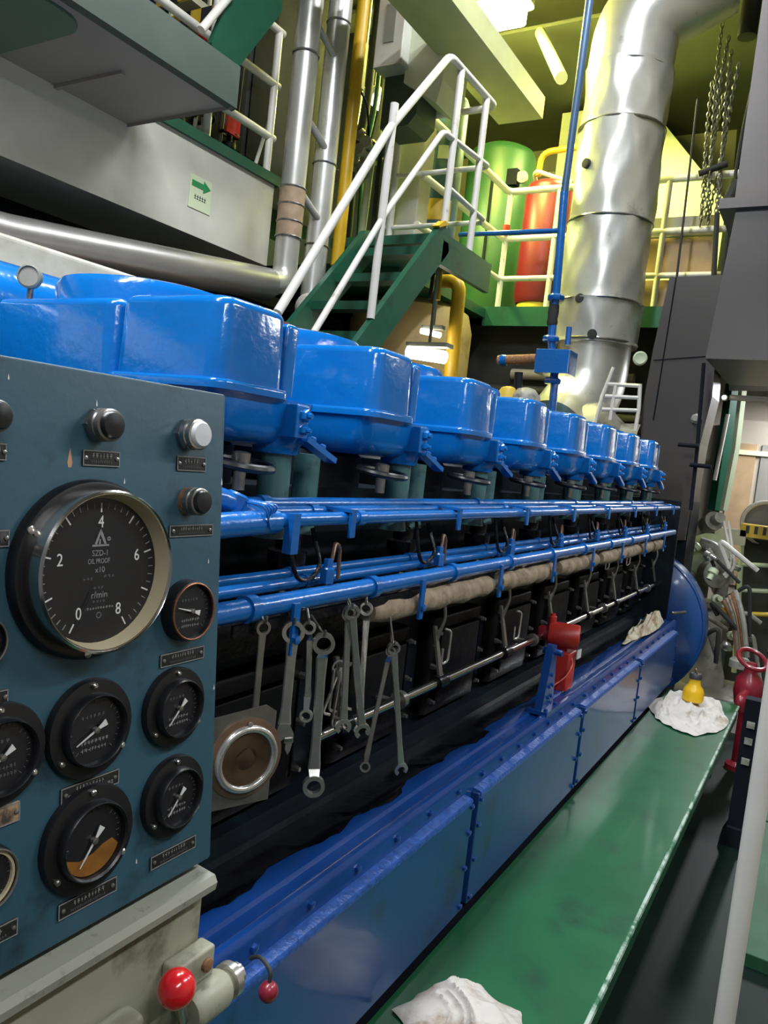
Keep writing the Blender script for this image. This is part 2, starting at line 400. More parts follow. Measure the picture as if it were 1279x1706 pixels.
for s_, an in (('0', 240), ('2', 165), ('4', 90), ('6', 15), ('8', 300)):
    a_ = math.radians(an); rr_ = 0.66
    text(s_, Rd * 0.235, (ut + math.cos(a_) * Rd * rr_, vt + math.sin(a_) * Rd * rr_, zd), tach, 'mark_white', 'numeral', sx=0.85)
text('SZD-1', Rd * 0.115, (ut, vt + Rd * 0.235, zd), tach, 'mark_grey', sx=0.9)
text('OIL PROOF', Rd * 0.10, (ut - Rd * .02, vt + Rd * 0.125, zd), tach, 'mark_grey', sx=0.72)
text('x10', Rd * 0.11, (ut, vt + Rd * 0.005, zd), tach, 'mark_grey')
text('r/min', Rd * 0.13, (ut, vt - Rd * 0.34, zd), tach, 'mark_grey')
bars(ut - Rd * .17, vt - Rd * 0.11, Rd * 0.2, 1, tach, 'mark_faint', zd, 0.004, 0.003)
bars(ut + Rd * .17, vt - Rd * 0.09, Rd * 0.2, 1, tach, 'mark_faint', zd, 0.004, 0.003)
bars(ut, vt - Rd * 0.24, Rd * 0.2, 1, tach, 'mark_faint', zd, 0.004, 0.003)
bars(ut, vt - Rd * 0.43, Rd * 0.22, 1, tach, 'mark_faint', zd, 0.003, 0.0025)
bars(ut, vt - Rd * 0.52, Rd * 0.5, 1, tach, 'mark_grey', zd, 0.0028, 0.0026, 0.0008)
MB().ring((ut, vt - Rd * 0.62, zd), Z3, (1, 0, 0), Rd * 0.045, Rd * 0.03, 0.0004).build('emblem', 'mark_faint', tach, True)
em = MB()  # pointed emblem over a bar
em.prism([(-.14, 0), (.14, 0), (.14, .025), (-.14, .025)], (ut, vt + Rd * .33, zd), V((Rd, 0, 0)), V((0, Rd, 0)), (0, 0, 0.0003))
for pl in ([(-.10, .03), (-.06, .03), (.012, .21), (0, .24), (-.02, .21)], [(.10, .03), (.06, .03), (-.012, .18), (0.01, .22), (.03, .19)], [(-.03, .03), (0, .03), (0, .10), (-.02, .10)]):
    em.prism(pl, (ut, vt + Rd * .33, zd), V((Rd, 0, 0)), V((0, Rd, 0)), (0, 0, 0.0003))
em.ring((ut + Rd * .14, vt + Rd * .43, zd), Z3, (1, 0, 0), Rd * 0.03, Rd * 0.015, 0.0003, 10)
em.build('emblem', 'mark_grey', tach, True, smooth=0)
an = math.radians(243); d = V((math.cos(an), math.sin(an), 0)); pr = V((-d.y, d.x, 0))
MB().prism([(.3, -.008), (.93, -.004), (.93, .004), (.3, .008)], (ut, vt, zd + .002), d * Rd, pr * Rd, (0, 0, .0006)).build('needle', 'dial_black', tach, True, smooth=0)
for an in (45, 150, 265):
    a_ = math.radians(an); MB().lathe((ut + math.cos(a_) * Rf * 0.93, vt + math.sin(a_) * Rf * 0.93, 0.0105), Z3, [(0.004, 0), (0.004, 0.002), (0.002, 0.003)], 12).build('screw', 'steel', tach, True)

def gauge(px, py, rpx, needle, flange=True, oil=False, cream=False, screws=(90, 215, 325), faint=True, copper=False):
    w = 0.012
    u, v_ = pan(px, py, w); R = rpx * abs(pan(px, py - 50, w)[1] - pan(px, py + 50, w)[1]) / 100
    if flange:
        g = disc(u, v_, [(R * 1.42, -0.001), (R * 1.42, 0.005), (R * 1.38, 0.008), (R * 1.05, 0.009), (R * 1.03, 0.017), (R * 0.98, 0.019), (R * 0.93, 0.017), (R * 0.92, 0.010)], 'black_plastic', panel, 'pressure_gauge')
    else:
        g = disc(u, v_, [(R * 1.12, -0.001), (R * 1.10, 0.010), (R * 1.05, 0.015), (R * 0.97, 0.016), (R * 0.95, 0.010)], 'black_plastic', panel, 'pressure_gauge')
        MB().torus((u, v_, 0.016), Z3, R * 1.0, R * 0.045, 36, 8).build('bezel', 'copper' if copper else 'dark_steel', g, True)
    disc(u, v_, [(R * 0.95, 0.0095), (R * 0.95, 0.0105)], 'dial_black', g, 'dial')
    if cream:
        MB().ring((u, v_, 0.012), Z3, (1, 0, 0), R * 0.95, R * 0.86, 0.004, 36).build('inner_ring', 'cream_ring', g, True)
    z = 0.0108; tm = MB()
    for k in range(25):
        a_ = math.radians(225 - 270 * k / 24); d = V((math.cos(a_), math.sin(a_), 0))
        L_ = 0.12 if k % 4 == 0 else 0.06
        tm.box(V((u, v_, z)) + d * R * (0.86 - L_ / 2), (R * L_, R * 0.018, 0.0003), Matrix.Rotation(a_, 3, 'Z'))
    tm.build('scale_marks', 'mark_faint', g, True, smooth=0)
    if oil:
        pts = [(math.cos(t) * 0.9, math.sin(t) * 0.9) for t in [math.radians(195 + 140 * k / 18) for k in range(19)]]
        pts += [(0.62, -0.16), (0.3, -0.22), (0.0, -0.36), (-0.4, -0.42)]
        MB().prism(pts, (u, v_, z), V((R, 0, 0)), V((0, R, 0)), (0, 0, 0.0006)).build('oil_residue', 'amber_oil', g, True, smooth=0)
    else:
        bars(u, v_ - R * 0.42, R * 0.9, 2, g, 'mark_grey' if faint else 'mark_faint', z, R * .1, R * .1, R * 0.03, R * 0.2)
        bars(u - R * .05, v_ + R * 0.4, R * 0.8, 1, g, 'mark_faint', z, R * .1, R * .1, R * 0.06)
    a_ = math.radians(needle); d = V((math.cos(a_), math.sin(a_), 0)); pr = V((-d.y, d.x, 0))
    MB().prism([(-.38, -.10), (-.08, -.035), (.72, -.012), (.72, .012), (-.08, .035), (-.38, .10)], (u, v_, z + .0025), d * R, pr * R, (0, 0, .0008)).build('needle', 'mark_white', g, True, smooth=0)
    MB().lathe((u, v_, z), Z3, [(R * .09, 0), (R * .09, .0045), (R * .04, .005)], 14).build('hub', 'dark_steel', g, True)
    if flange:
        for q, an_ in enumerate(screws):
            a_ = math.radians(an_)
            MB().lathe((u + math.cos(a_) * R * 1.24, v_ + math.sin(a_) * R * 1.24, 0.008), Z3, [(R * .085, 0), (R * .085, .003), (R * .05, .0042)], 12).build('screw', 'chrome' if q == 0 else ('steel' if q == 2 else 'dark_steel'), g, True)
    return g
gauge(319, 1018, 46, 165, flange=False, copper=True)
gauge(299, 1180, 46, 225)
gauge(297, 1328, 46, 227)
gauge(159, 1216, 58, 205)
gauge(156, 1400, 62, 232, oil=True)
gauge(3, 1262, 62, 215, faint=False)
gauge(-22, 1468, 50, 215, flange=False, cream=True)
gauge(-32, 1072, 42, 215, flange=False)

def push_button(px, py, rpx, cap='black_plastic', collar='steel', rusty=False):
    w = 0.02
    u, v_ = pan(px, py, w); R = rpx * abs(pan(px, py - 50, w)[1] - pan(px, py + 50, w)[1]) / 100
    p = MB().lathe((u, v_, 0), Z3, [(R * 1.05, -0.001), (R * 1.05, 0.006), (R * 0.98, 0.007)], 6 if not rusty else 9).build('push_button', 'rust' if rusty else 'dark_steel', panel, True)
    MB().lathe((u, v_, 0), Z3, [(R * 1.02, 0.006), (R * 1.02, 0.013), (R * 0.92, 0.014), (R * 0.92, 0.015), (R * 1.0, 0.016), (R * 1.0, 0.021), (R * 0.86, 0.022)], 24).build('collar', collar, p, True)
    MB().lathe((u, v_, 0), Z3, [(R * 0.86, 0.018), (R * 0.86, 0.024), (R * 0.74, 0.0265), (R * 0.35, 0.0275), (0.0, 0.028)], 24).build('cap', cap, p, True)
push_button(184, 708, 28, 'black_plastic', 'dark_steel')
push_button(332, 724, 26, 'lamp_glass_white', 'chrome')
push_button(334, 836, 23, 'black_plastic', 'dark_steel', rusty=True)
push_button(-5, 692, 28, 'black_plastic', 'dark_steel')
nameplate(170, 764, 62, 27); nameplate(320, 773, 48, 25); nameplate(320, 884, 72, 20); nameplate(-12, 752, 48, 30); nameplate(-14, 898, 62, 30)
nameplate(305, 1094, 72, 22); nameplate(152, 1310, 96, 26, txt='SEA WATER PRESSURE'); nameplate(148, 1496, 96, 26); nameplate(290, 1420, 74, 22)
nameplate(-8, 1366, 86, 34, tan=True); nameplate(-20, 1168, 70, 26); nameplate(-16, 1566, 94, 30)
for px, py, s_ in ((116, 764, 1.0), (161, 672, 0.35), (369, 803, 0.45), (347, 935, 0.3), (14, 628, 0.3), (227, 1435, 0.3), (356, 1145, 0.35), (207, 802, .3)):
    u, v_ = pan(px, py); k = 0.0065 * s_
    MB().prism([(0, 1.6), (.25, .4), (.45, -.6), (.25, -1.3), (-.25, -1.3), (-.45, -.6), (-.25, .4)], (u, v_, 0), V((k, 0, 0)), V((0, k, 0)), (0, 0, 0.0004)).build('paint_chip', 'chip_tan' if s_ == 1 else 'mark_white', panel, True, smooth=0)

# ---- console under the panel
console = thing('control_console', 'beige painted steel console below the teal instrument panel', 'console', (-0.66, 0.45, PLAT_Z))
MB().bb(-0.72, -0.60, 0.05, 0.694, PLAT_Z, 1.165).build('body', 'console_beige', console)
rim = MB(); rim.prism([(-0.62, 1.172), (-0.586, 1.170), (-0.581, 1.162), (-0.583, 1.152), (-0.62, 1.150)], (0, 0.05, 0), V((1, 0, 0)), V((0, 0, 1)), (0, 0.648, 0))
rim.build('rim', 'console_rim', console)
# raised bearing block low left with round recess
bk = MB(); bk.rbox(-0.60, -0.565, 0.30, 0.585, 0.86, 1.07, 0.01, 0.01); blk = bk.build('bearing_block', 'console_beige', console)
MB().ring((-0.566, 0.45, 0.965), (1, 0, 0), (0, 0, 1), 0.078, 0.060, 0.012, 32).build('recess_ring', 'dark_steel', blk)
MB().cyl((-0.60, 0.45, 0.965), (-0.562, 0.45, 0.965), 0.060, n=32).build('shaft_end', 'black_plastic', blk)
for y_, z_ in ((0.565, 1.045), (0.33, 1.045)):
    MB().lathe((-0.568, y_, z_), (1, 0, 0), [(0.009, 0), (0.009, 0.008), (0.006, 0.010)], 6).build('bolt', 'dark_steel', blk)
# bracket with two bolts, horizontal beige sleeve, red ball lever
br = MB().rbox(-0.60, -0.575, 0.635, 0.700, 1.050, 1.085, 0.004, 0.004).build('bracket', 'console_beige', console)
for y_ in (0.650, 0.684):
    MB().lathe((-0.578, y_, 1.067), (1, 0, 0), [(0.008, 0), (0.008, 0.008), (0.005, 0.010)], 10).build('bolt', 'rust', br)
sl = MB().lathe((-0.572, 0.655, 1.024), (0, 1, 0), [(0.020, 0), (0.024, 0.006), (0.024, 0.052), (0.021, 0.058), (0.015, 0.058), (0.015, 0.075)], 24).build('sleeve', 'console_beige', console)
MB().lathe((-0.572, 0.722, 1.024), (0, 1, 0), [(0.022, 0), (0.022, 0.010), (0.014, 0.012), (0.014, 0.022)], 24).build('collar', 'steel', sl)
lev = thing('lever', 'red ball topped control lever reaching out from beige console', 'lever', (-0.572, 0.64, 1.0))
a, b_ = V((-0.572, 0.650, 1.018)), PX(294, 1647, -0.535)
MB().tube([a, b_], [0.006, 0.006], 10).build('rod', 'dark_steel', lev)
MB().ball(b_, 0.0205, 24, 16).build('ball_knob', 'red_gloss', lev)
# second, dark red ball hanging by a wire at the engine bed
k2 = PX(447, 1652, -0.690)
kn = thing('ball_knob', 'dark red ball knob hanging on a black hook by the bed', 'knob', k2)
MB().ball(k2, 0.0165, 20, 14, (1, 1, 1.05)).build('ball', 'dark_red', kn)
MB().tube(bend([k2 + V((0, 0, 0.012)), k2 + V((0, 0.002, 0.035)), k2 + V((-0.03, 0.008, 0.045)), k2 + V((-0.05, 0.01, 0.03))], 0.012), 0.0035, 8).build('hook', 'rope_dark', kn)

# ================================================================== ENGINE
PITCH = 0.5215; HX = -0.949; HY = 1.013
Y0E, Y1E = 0.78, 5.30
eng = thing('engine', 'long eight cylinder marine diesel engine with oily black block', 'engine', (-1.5, 3.0, PLAT_Z))
MB().bb(-2.0, -1.062, Y0E, Y1E, 0.40, 1.30).bb(-1.9, -1.10, Y0E, Y1E, 1.2999, 1.60).build('block', 'block_dark', eng, smooth=0)
# camshaft housing ledge, rail below the pipes
MB().rbox(-1.10, -0.985, Y0E, Y1E, 1.26, 1.345, 0.02, 0.02).build('camshaft_housing', 'oil_black', eng)
MB().bb(-1.10, -1.0, Y0E, Y1E, 0.832, 0.875).bb(-1.10, -0.975, Y0E, Y1E, 0.832, 0.85).build('foot_ledge', 'block_dark', eng, smooth=0)
dm = None
for k in range(8):
    yc = HY + 0.26 + PITCH * k
    if dm is None:
        dm = MB(); 
        d0 = dm.rbox(-1.08, -1.015, yc - 0.19, yc + 0.19, 0.90, 1.21, 0.02, 0.012).build('crankcase_door', 'door_black', eng)
        MB().rbox(-1.02, -0.998, yc - 0.15, yc + 0.15, 0.935, 1.17, 0.02, 0.01).build('door_panel', 'door_black', d0)
        for sy in (-1, 1):
            for sz in (0.945, 1.055, 1.165):
                MB().lathe((-1.016, yc + sy * 0.172, sz), (1, 0, 0), [(0.010, 0), (0.010, 0.012), (0.006, 0.022), (0.006, 0.026)], 6).build('stud', 'dark_steel', d0)
        dm = d0
    else:
        c = share(dm, (0, PITCH * k, 0), eng)
        for g in dm.children:
            q = g.copy(); COL.objects.link(q); q.parent = c
# fuel pumps
pump0 = None
for k in range(8):
    yc = HY + 0.34 + PITCH * k
    if k == 0:
        pm = MB(); pm.lathe((-1.02, yc, 1.34), (0, 0, 1), [(0.05, 0), (0.05, 0.025), (0.036, 0.03), (0.036, 0.085), (0.043, 0.09), (0.043, 0.125), (0.028, 0.13), (0.028, 0.16), (0.015, 0.165), (0.015, 0.19)], 20)
        pump0 = pm.build('fuel_pump', 'oil_black', eng)
        MB().lathe((-1.02, yc, 1.525), (0, 0, 1), [(0.018, 0), (0.018, 0.02), (0.011, 0.022)], 6).build('union_nut', 'dark_steel', pump0)
        MB().box((-0.982, yc, 1.40), (0.02, 0.05, 0.03)).build('rack_block', 'dark_steel', pump0)
        MB().lathe((-0.985, yc - 0.05, 1.365), (0, 0, 1), [(0.01, 0), (0.01, 0.012), (0.006, 0.02)], 6).build('stud', 'steel', pump0)
    else:
        c = share(pump0, (0, PITCH * k, 0), eng)
        for g in pump0.children:
            q = g.copy(); COL.objects.link(q); q.parent = c
# push rod tubes (pale green posts) and dark liners between them
for k in range(8):
    yc = HY + PITCH * k
    if k == 0:
        t0 = MB().lathe((-1.01, yc + 0.255, 1.50), (0, 0, 1), [(0.038, 0), (0.034, 0.02), (0.034, 0.176)], 20).build('push_rod_tube', 'post_green', eng)
        t1 = MB().lathe((-1.035, yc + 0.40, 1.50), (0, 0, 1), [(0.034, 0), (0.030, 0.02), (0.030, 0.18)], 20).build('push_rod_tube', 'post_green', eng)
        t2 = MB().lathe((-1.30, yc + 0.15, 1.60), (0, 0, 1), [(0.20, 0), (0.20, 0.08), (0.19, 0.09)], 32).build('cylinder_jacket', 'block_dark', eng)
    else:
        for t in (t0, t1, t2): share(t, (0, PITCH * k, 0), eng)

# cylinder heads
def head():
    h = thing('cylinder_head', '', 'cylinder head', (HX - 0.3, HY + 0.15, 1.69), group='blue cylinder heads in a row on the engine')
    x = HX; y = HY
    cv = MB().rbox(x - 0.283, x, y, y + 0.195, 1.797, 1.948, 0.038, 0.018, 0.004).build('rocker_cover', 'head_blue', h)
    cb = MB().rbox(x - 0.30, x - 0.008, y + 0.19, y + 0.225, 1.79, 1.932, 0.008, 0.010).build('cover_flange', 'head_blue', h)
    MB().rbox(x - 0.295, x + 0.010, y - 0.010, y + 0.205, 1.782, 1.800, 0.036, 0.007).build('base_lip', 'head_blue', h)
    nk = MB()
    def rr(x0, x1, y0, y1, c, z, n=5):
        a = []
        for cx, cy, a0 in ((x1 - c, y1 - c, 0), (x0 + c, y1 - c, 90), (x0 + c, y0 + c, 180), (x1 - c, y0 + c, 270)):
            for q in range(n + 1):
                th = math.radians(a0 + 90 * q / n); a.append(V((cx + c * math.cos(th), cy + c * math.sin(th), z)))
        return a
    nk.loft([rr(x - 0.24, x - 0.055, y + 0.03, y + 0.27, 0.05, 1.690), rr(x - 0.26, x - 0.03, y + 0.015, y + 0.30, 0.05, 1.702), rr(x - 0.28, x - 0.012, y + 0.002, y + 0.315, 0.045, 1.730), rr(x - 0.285, x - 0.006, y - 0.002, y + 0.318, 0.04, 1.783)])
    nk.build('head_casting', 'head_blue', h)
    MB().lathe((x - 0.062, y + 0.255, 1.676), (0, 0, 1), [(0.046, 0), (0.050, 0.006), (0.050, 0.016), (0.06, 0.04)], 24).build('tube_boss', 'head_blue', h)
    # inlet box behind, with round lid
    MB().rbox(x - 0.68, x - 0.288, y + 0.005, y + 0.30, 1.70, 1.944, 0.03, 0.016).build('inlet_box', 'head_blue', h)
    MB().lathe((x - 0.43, y + 0.22, 1.90), (0, 0, 1), [(0.20, 0), (0.20, 0.080), (0.19, 0.096), (0.165, 0.102), (0.16, 0.094), (0.02, 0.094)], 40).build('round_lid', 'head_blue', h)
    # bracket with two bolts
    bkt = MB().rbox(x - 0.03, x + 0.022, y + 0.205, y + 0.245, 1.712, 1.778, 0.004, 0.004).build('bracket', 'head_blue', h)
    for z_, r_ in ((1.757, 0.013), (1.728, 0.010)):
        MB().lathe((x + 0.020, y + 0.227, z_), (1, 0, 0), [(r_, 0), (r_, 0.011), (r_ * .8, 0.014), (r_ * .45, 0.014), (r_ * .45, 0.022)], 6).build('bolt', 'head_blue', bkt)
    # sloping clamp bar
    p0 = V((x + 0.005, y + 0.25, 1.712)); p1 = V((x + 0.008, y + 0.36, 1.672)); dr = (p1 - p0)
    R_ = Matrix.Rotation(math.atan2(dr.z, dr.y), 3, 'X')
    cl = MB().box((p0 + p1) / 2, (0.028, dr.length, 0.012), R_).build('clamp_bar', 'head_blue', h)
    for t in (0.3, 0.62):
        MB().lathe(p0 + dr * t, R_ @ V((0, 0, 1)), [(0.009, 0.004), (0.009, 0.014), (0.005, 0.018)], 6).build('nut', 'pipe_blue', cl)
    # black hand wheel of the indicator cock under the head
    wc = V((x - 0.02, y + 0.10, 1.652))
    wh = MB().torus(wc, (0.12, 0, 1), 0.060, 0.0085, 32, 8).build('hand_wheel', 'black_plastic', h)
    MB().lathe(wc - V((0, 0, 0.05)), (0, 0, 1), [(0.012, 0), (0.012, 0.05), (0.018, 0.05), (0.018, 0.07), (0.010, 0.073)], 14).build('hub', 'dark_steel', wh)
    sp = MB()
    for q in range(4):
        a_ = q * PI / 2 + .4; sp.cyl(wc, wc + V((math.cos(a_) * .06, math.sin(a_) * .06, -math.cos(a_) * .007)), 0.005, n=8)
    sp.build('spoke', 'black_plastic', wh)
    return h
h0 = head()
ORD = ['first', 'second', 'third', 'fourth', 'fifth', 'sixth', 'seventh', 'eighth']
h0['label'] = 'glossy blue cylinder head, first of the row, beside the instrument panel'
for k in range(1, 8):
    where = 'at the flywheel end' if k == 7 else 'counted from the instrument panel'
    dup(h0, (0, PITCH * k, 0), 'glossy blue cylinder head, %s of the row, %s' % (ORD[k], where))
# small thermometer on first head, blue air manifold behind
tg = PY(43, 458, 1.05)
t_ = thing('thermometer', 'small round grey thermometer on top of the first blue cylinder head', 'thermometer', V((tg.x - .01, tg.y + .02, 1.944)))
MB().lathe(tg + V((-.01, .02, 0)), (0.55, -0.83, 0), [(0.024, -0.004), (0.026, 0), (0.026, 0.014), (0.022, 0.016), (0.021, 0.012)], 24).build('case', 'gasket_grey', t_)
MB().lathe(tg + V((-.01, .02, 0)) + V((0.55, -0.83, 0)) * 0.012, (0.55, -0.83, 0), [(0.021, 0), (0.021, 0.001)], 24).build('dial', 'machine_grey', t_)
MB().cyl((tg.x - .01, tg.y + .02, 1.94), tg + V((-.01, .02, -.02)), 0.007, n=10).build('stem', 'dark_steel', t_)
tag(MB().tube([(-1.86, 0.75, 1.965), (-1.86, 5.3, 1.965)], 0.105, 28).build('air_manifold', 'head_blue'), 'long blue charge air manifold running behind the cylinder heads', 'pipe')

# ---- engine bed
bed = thing('engine_bed', 'ultramarine blue engine bed with bolted side cover plates', 'engine bed', (-0.85, 3.0, PLAT_Z))
BX = -0.738; BY0, BY1 = 0.745, 5.12
prof = [(-1.05, 0.60), (BX - 0.024, 0.60), (BX - 0.024, 0.838), (BX - 0.027, 0.848), (BX - 0.032, 0.855), (BX - 0.042, 0.856), (BX - 0.052, 0.850), (BX - 0.060, 0.842), (BX - 0.085, 0.842), (BX - 0.090, 0.850), (BX - 0.10, 0.850), (BX - 0.13, 0.848), (BX - 0.16, 0.835), (-1.05, 0.825)]
def along(prof, y0, y1, m, name, parent):
    return MB().prism(prof, (0, y0, 0), V((1, 0, 0)), V((0, 0, 1)), (0, y1 - y0, 0)).build(name, m, parent, smooth=35)
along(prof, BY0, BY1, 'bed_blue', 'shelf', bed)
MB().bb(-1.05, BX - 0.026, BY0, BY1, 0.02, 0.60).build('lower_side', 'hull_black', bed, smooth=0)
SEAMS = [(0.80, 1.925), (1.965, 2.965), (3.005, 4.005), (4.045, 5.07)]
bolt0 = None
for (ya, yb) in SEAMS:
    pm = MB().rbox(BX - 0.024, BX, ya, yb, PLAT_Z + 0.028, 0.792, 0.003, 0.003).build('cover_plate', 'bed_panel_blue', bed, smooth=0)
    MB().prism([(BX - 0.024, 0.780), (BX + 0.002, 0.780), (BX + 0.003, 0.790), (BX - 0.001, 0.796), (BX - 0.024, 0.800)], (0, ya + 0.01, 0), V((1, 0, 0)), V((0, 0, 1)), (0, yb - ya - 0.02, 0)).build('top_strip', 'strip_lit_blue', pm)
    for s_ in (0, 1):
        yy = ya + 0.012 if s_ == 0 else yb - 0.012
        for z_ in (0.49, 0.60, 0.70, 0.775):
            bm_ = MB().lathe((BX - 0.001, yy, z_), (1, 0, 0), [(0.0085, 0), (0.0085, 0.007), (0.005, 0.009)], 6) if bolt0 is None else None
            if bolt0 is None: bolt0 = bm_.build('bolt', 'bed_blue', pm); b0l = V((BX, yy, z_))
            else: share(bolt0, V((BX, yy, z_)) - b0l, pm)
    n_ = 7
    for q in range(n_):
        yy = ya + 0.06 + (yb - ya - 0.12) * q / (n_ - 1)
        share(bolt0, V((BX - 0.023, yy, 0.826)) - b0l, pm)
# rim plate end: curled lip and socket at the console end
lip = MB(); lip.tube(bend([(-0.748, 0.79, 0.85), (-0.735, 0.755, 0.835), (-0.725, 0.735, 0.79), (-0.72, 0.70, 0.74), (-0.715, 0.60, 0.70), (-0.71, 0.5, 0.69)], 0.04), 0.013, 14)
lip.build('end_lip', 'bed_blue', bed)
MB().bb(-1.0, -0.742, 0.40, 0.80, 0.02, 0.69).bb(-1.0, -0.745, 0.70, 0.80, 0.6, 0.86).build('end_casting', 'bed_blue', bed, smooth=0)
up = MB().prism([(0.712, 0.84), (0.76, 0.84), (0.83, 0.86), (0.74, 1.00), (0.722, 1.15), (0.712, 1.16)], (-0.80, 0, 0), V((0, 1, 0)), V((0, 0, 1)), (0.035, 0, 0)).build('end_bracket', 'bed_blue', bed)
for z_ in (0.90, 0.93, 0.96):
    MB().lathe((-0.766, 0.745, z_), (1, 0, 0), [(0.008, 0), (0.008, 0.006), (0.005, 0.008)], 6).build('bolt', 'bed_blue', up)
# black oil lying along the inner gutter: wavy edged pool
pts = []; yy = BY0 + 0.02; rnd = random.Random(3)
while yy < 5.0:
    amp = 0.012 if yy < 2.2 else 0.006
    pts.append((-0.862 - 0.03 * (1 if yy > 2.3 else 0) + amp * math.sin(yy * 9) + amp * math.sin(yy * 23 + 1) + rnd.uniform(-.006, .006), yy)); yy += 0.03
pts[0] = (-0.80, BY0 + 0.02); pts[1] = (-0.81, pts[1][1]); pts[2] = (-0.825, pts[2][1])
oil = MB(); n_ = len(pts)
def shelf_z(x): 
    xs = [(-1.05, 0.825), (BX - .16, 0.835), (BX - .13, 0.848), (BX - .10, 0.850)]
    for (xa, za), (xb, zb) in zip(xs, xs[1:]):
        if xa <= x <= xb: return za + (zb - za) * (x - xa) / (xb - xa)
    return 0.850 if x > -0.84 else 0.825
rings = []
for (x_, y_) in pts:
    xs = [-1.05, -0.95, BX - .16, BX - .13, x_] if x_ > BX - .13 else [-1.05, -0.97, -0.93, BX - .16 if x_ > BX - .16 else -0.90, x_]
    xs = sorted(min(q, x_) for q in xs)
    rings.append([V((q, y_, shelf_z(q) + 0.0022)) for q in xs])
oil.loft(rings, cap=False, closed=False); tag(oil.build('oil_pool', 'oil_pool'), 'glossy black oil spread along the inner gutter of the blue bed', 'oil', kind='stuff')

# ---- pipe runs along the engine
def pipe(name, pts, r, m, label, n=14, cat='pipe', group=None, clamps=None, cm=None, r_bend=0.05):
    t = thing(name, label, cat, V(pts[0]), group=group)
    MB().tube(bend(pts, r_bend) if len(pts) > 2 else pts, r, n).build('run', m, t)
    if clamps:
        d = (V(pts[-1]) - V(pts[0])).normalized()
        for c in clamps:
            MB().tube([V(c) - d * 0.012, V(c) + d * 0.012], r * 1.28, n).build('coupling', cm or m, t)
    return t
ux = [(-0.865, 1.558, 0.0135), (-0.915, 1.566, 0.0125), (-0.965, 1.574, 0.0155)]
ulab = ['outermost of three thin blue pipes running below the cylinder heads', 'middle one of three thin blue pipes running below the cylinder heads', 'innermost of three thin blue pipes running below the cylinder heads']
for (x, z, r), lb in zip(ux, ulab):
    pipe('upper_pipe', [(x, 0.86, z), (x, 5.22, z)], r, 'pipe_blue', lb, clamps=[(x, HY + .3 + PITCH * k * 2 + (x + .9) * 2, z) for k in range(4)], group='thin blue pipes under the heads')
lx = [(-0.872, 1.398, 0.020), (-0.925, 1.418, 0.0125), (-0.965, 1.428, 0.011)]
llab = ['thickest blue pipe of the lower run, with lagged pipe below it', 'middle thin blue pipe of the lower pipe run', 'innermost thin blue pipe of the lower pipe run']
for (x, z, r), lb in zip(lx, llab):
    pipe('lower_pipe', [(x, 0.93, z), (x, 5.22, z)], r, 'pipe_blue', lb, clamps=[(x, 1.06 + 0.42 * k, z) for k in range(9)] if r > .015 else [(x, 1.3 + 0.52 * k, z) for k in range(7)], group='blue pipes of the lower run')
# blue hangers holding the pipes, one per cylinder
hang = None
for k in range(8):
    y_ = HY + 0.16 + PITCH * k
    if hang is None:
        hang = thing('pipe_hanger', 'flat blue strap holding the pipe runs under the first cylinder head', 'bracket', (-0.86, y_, 1.30), group='blue pipe straps along the engine')
        MB().bb(-0.853, -0.846, y_ - 0.010, y_ + 0.010, 1.30, 1.40).build('strap', 'pipe_blue', hang)
        MB().bb(-0.850, -0.843, y_ + 0.16 - 0.009, y_ + 0.16 + 0.009, 1.52, 1.575).bb(-1.0, -0.843, y_ + .148, y_ + .172, 1.572, 1.578).build('upper_strap', 'pipe_blue', hang)
        MB().lathe((-0.846, y_, 1.33), (1, 0, 0), [(0.009, 0), (0.009, 0.008), (0.005, 0.01)], 6).build('bolt', 'pipe_blue', hang)
    else: dup(hang, (0, PITCH * k, 0), 'flat blue strap holding the pipe runs under the %s cylinder head' % ORD[k])
# hoses and knotted pipes at the panel end
ho = thing('pipe_knot', 'blue painted pipe elbows and tied wires beside the instrument panel', 'pipe fitting', (-0.86, 0.9, 1.50))
MB().tube(bend([(-0.86, 0.90, 1.47), (-0.86, 0.915, 1.552), (-0.865, 1.10, 1.556)], 0.03), 0.022, 14).build('elbow', 'pipe_blue', ho)
MB().tube(bend([(-0.90, 0.86, 1.588), (-0.90, 0.98, 1.598), (-0.90, 1.08, 1.56)], 0.03), 0.020, 14).build('elbow', 'pipe_blue', ho)
MB().lathe((-0.90, 1.02, 1.572), (0.2, 0.3, 1), [(0.021, 0), (0.021, 0.03), (0.016, 0.034)], 8).build('hex_plug', 'pipe_blue', ho)
wr = MB()
for q in range(5):
    wr.tube(bend([(-0.84 - q * .01, 1.06 + q * .006, 1.545), (-0.84, 1.04 + q * .01, 1.588), (-0.92, 1.02 + q * .012, 1.592), (-0.93, 1.05, 1.55)], 0.015, 3), 0.002, 6)
wr.build('tie_wire', 'pipe_blue', ho)
MB().box((-0.850, 1.135, 1.535), (0.02, 0.022, 0.075)).build('clip', 'pipe_blue', ho)
pipe('copper_pipe', [(-0.90, 0.62, 1.405), (-0.90, 0.88, 1.415), (-0.91, 0.95, 1.46), (-0.92, 0.955, 1.54)], 0.014, 'copper', 'bent brown copper pipe by the instrument panel edge', r_bend=0.06)
pipe('dark_pipe', [(-0.96, 0.62, 1.42), (-0.96, 0.86, 1.44), (-0.95, 0.93, 1.50), (-0.95, 0.95, 1.56)], 0.022, 'dark_steel', 'thick dark pipe bend behind the brown copper pipe', r_bend=0.07)
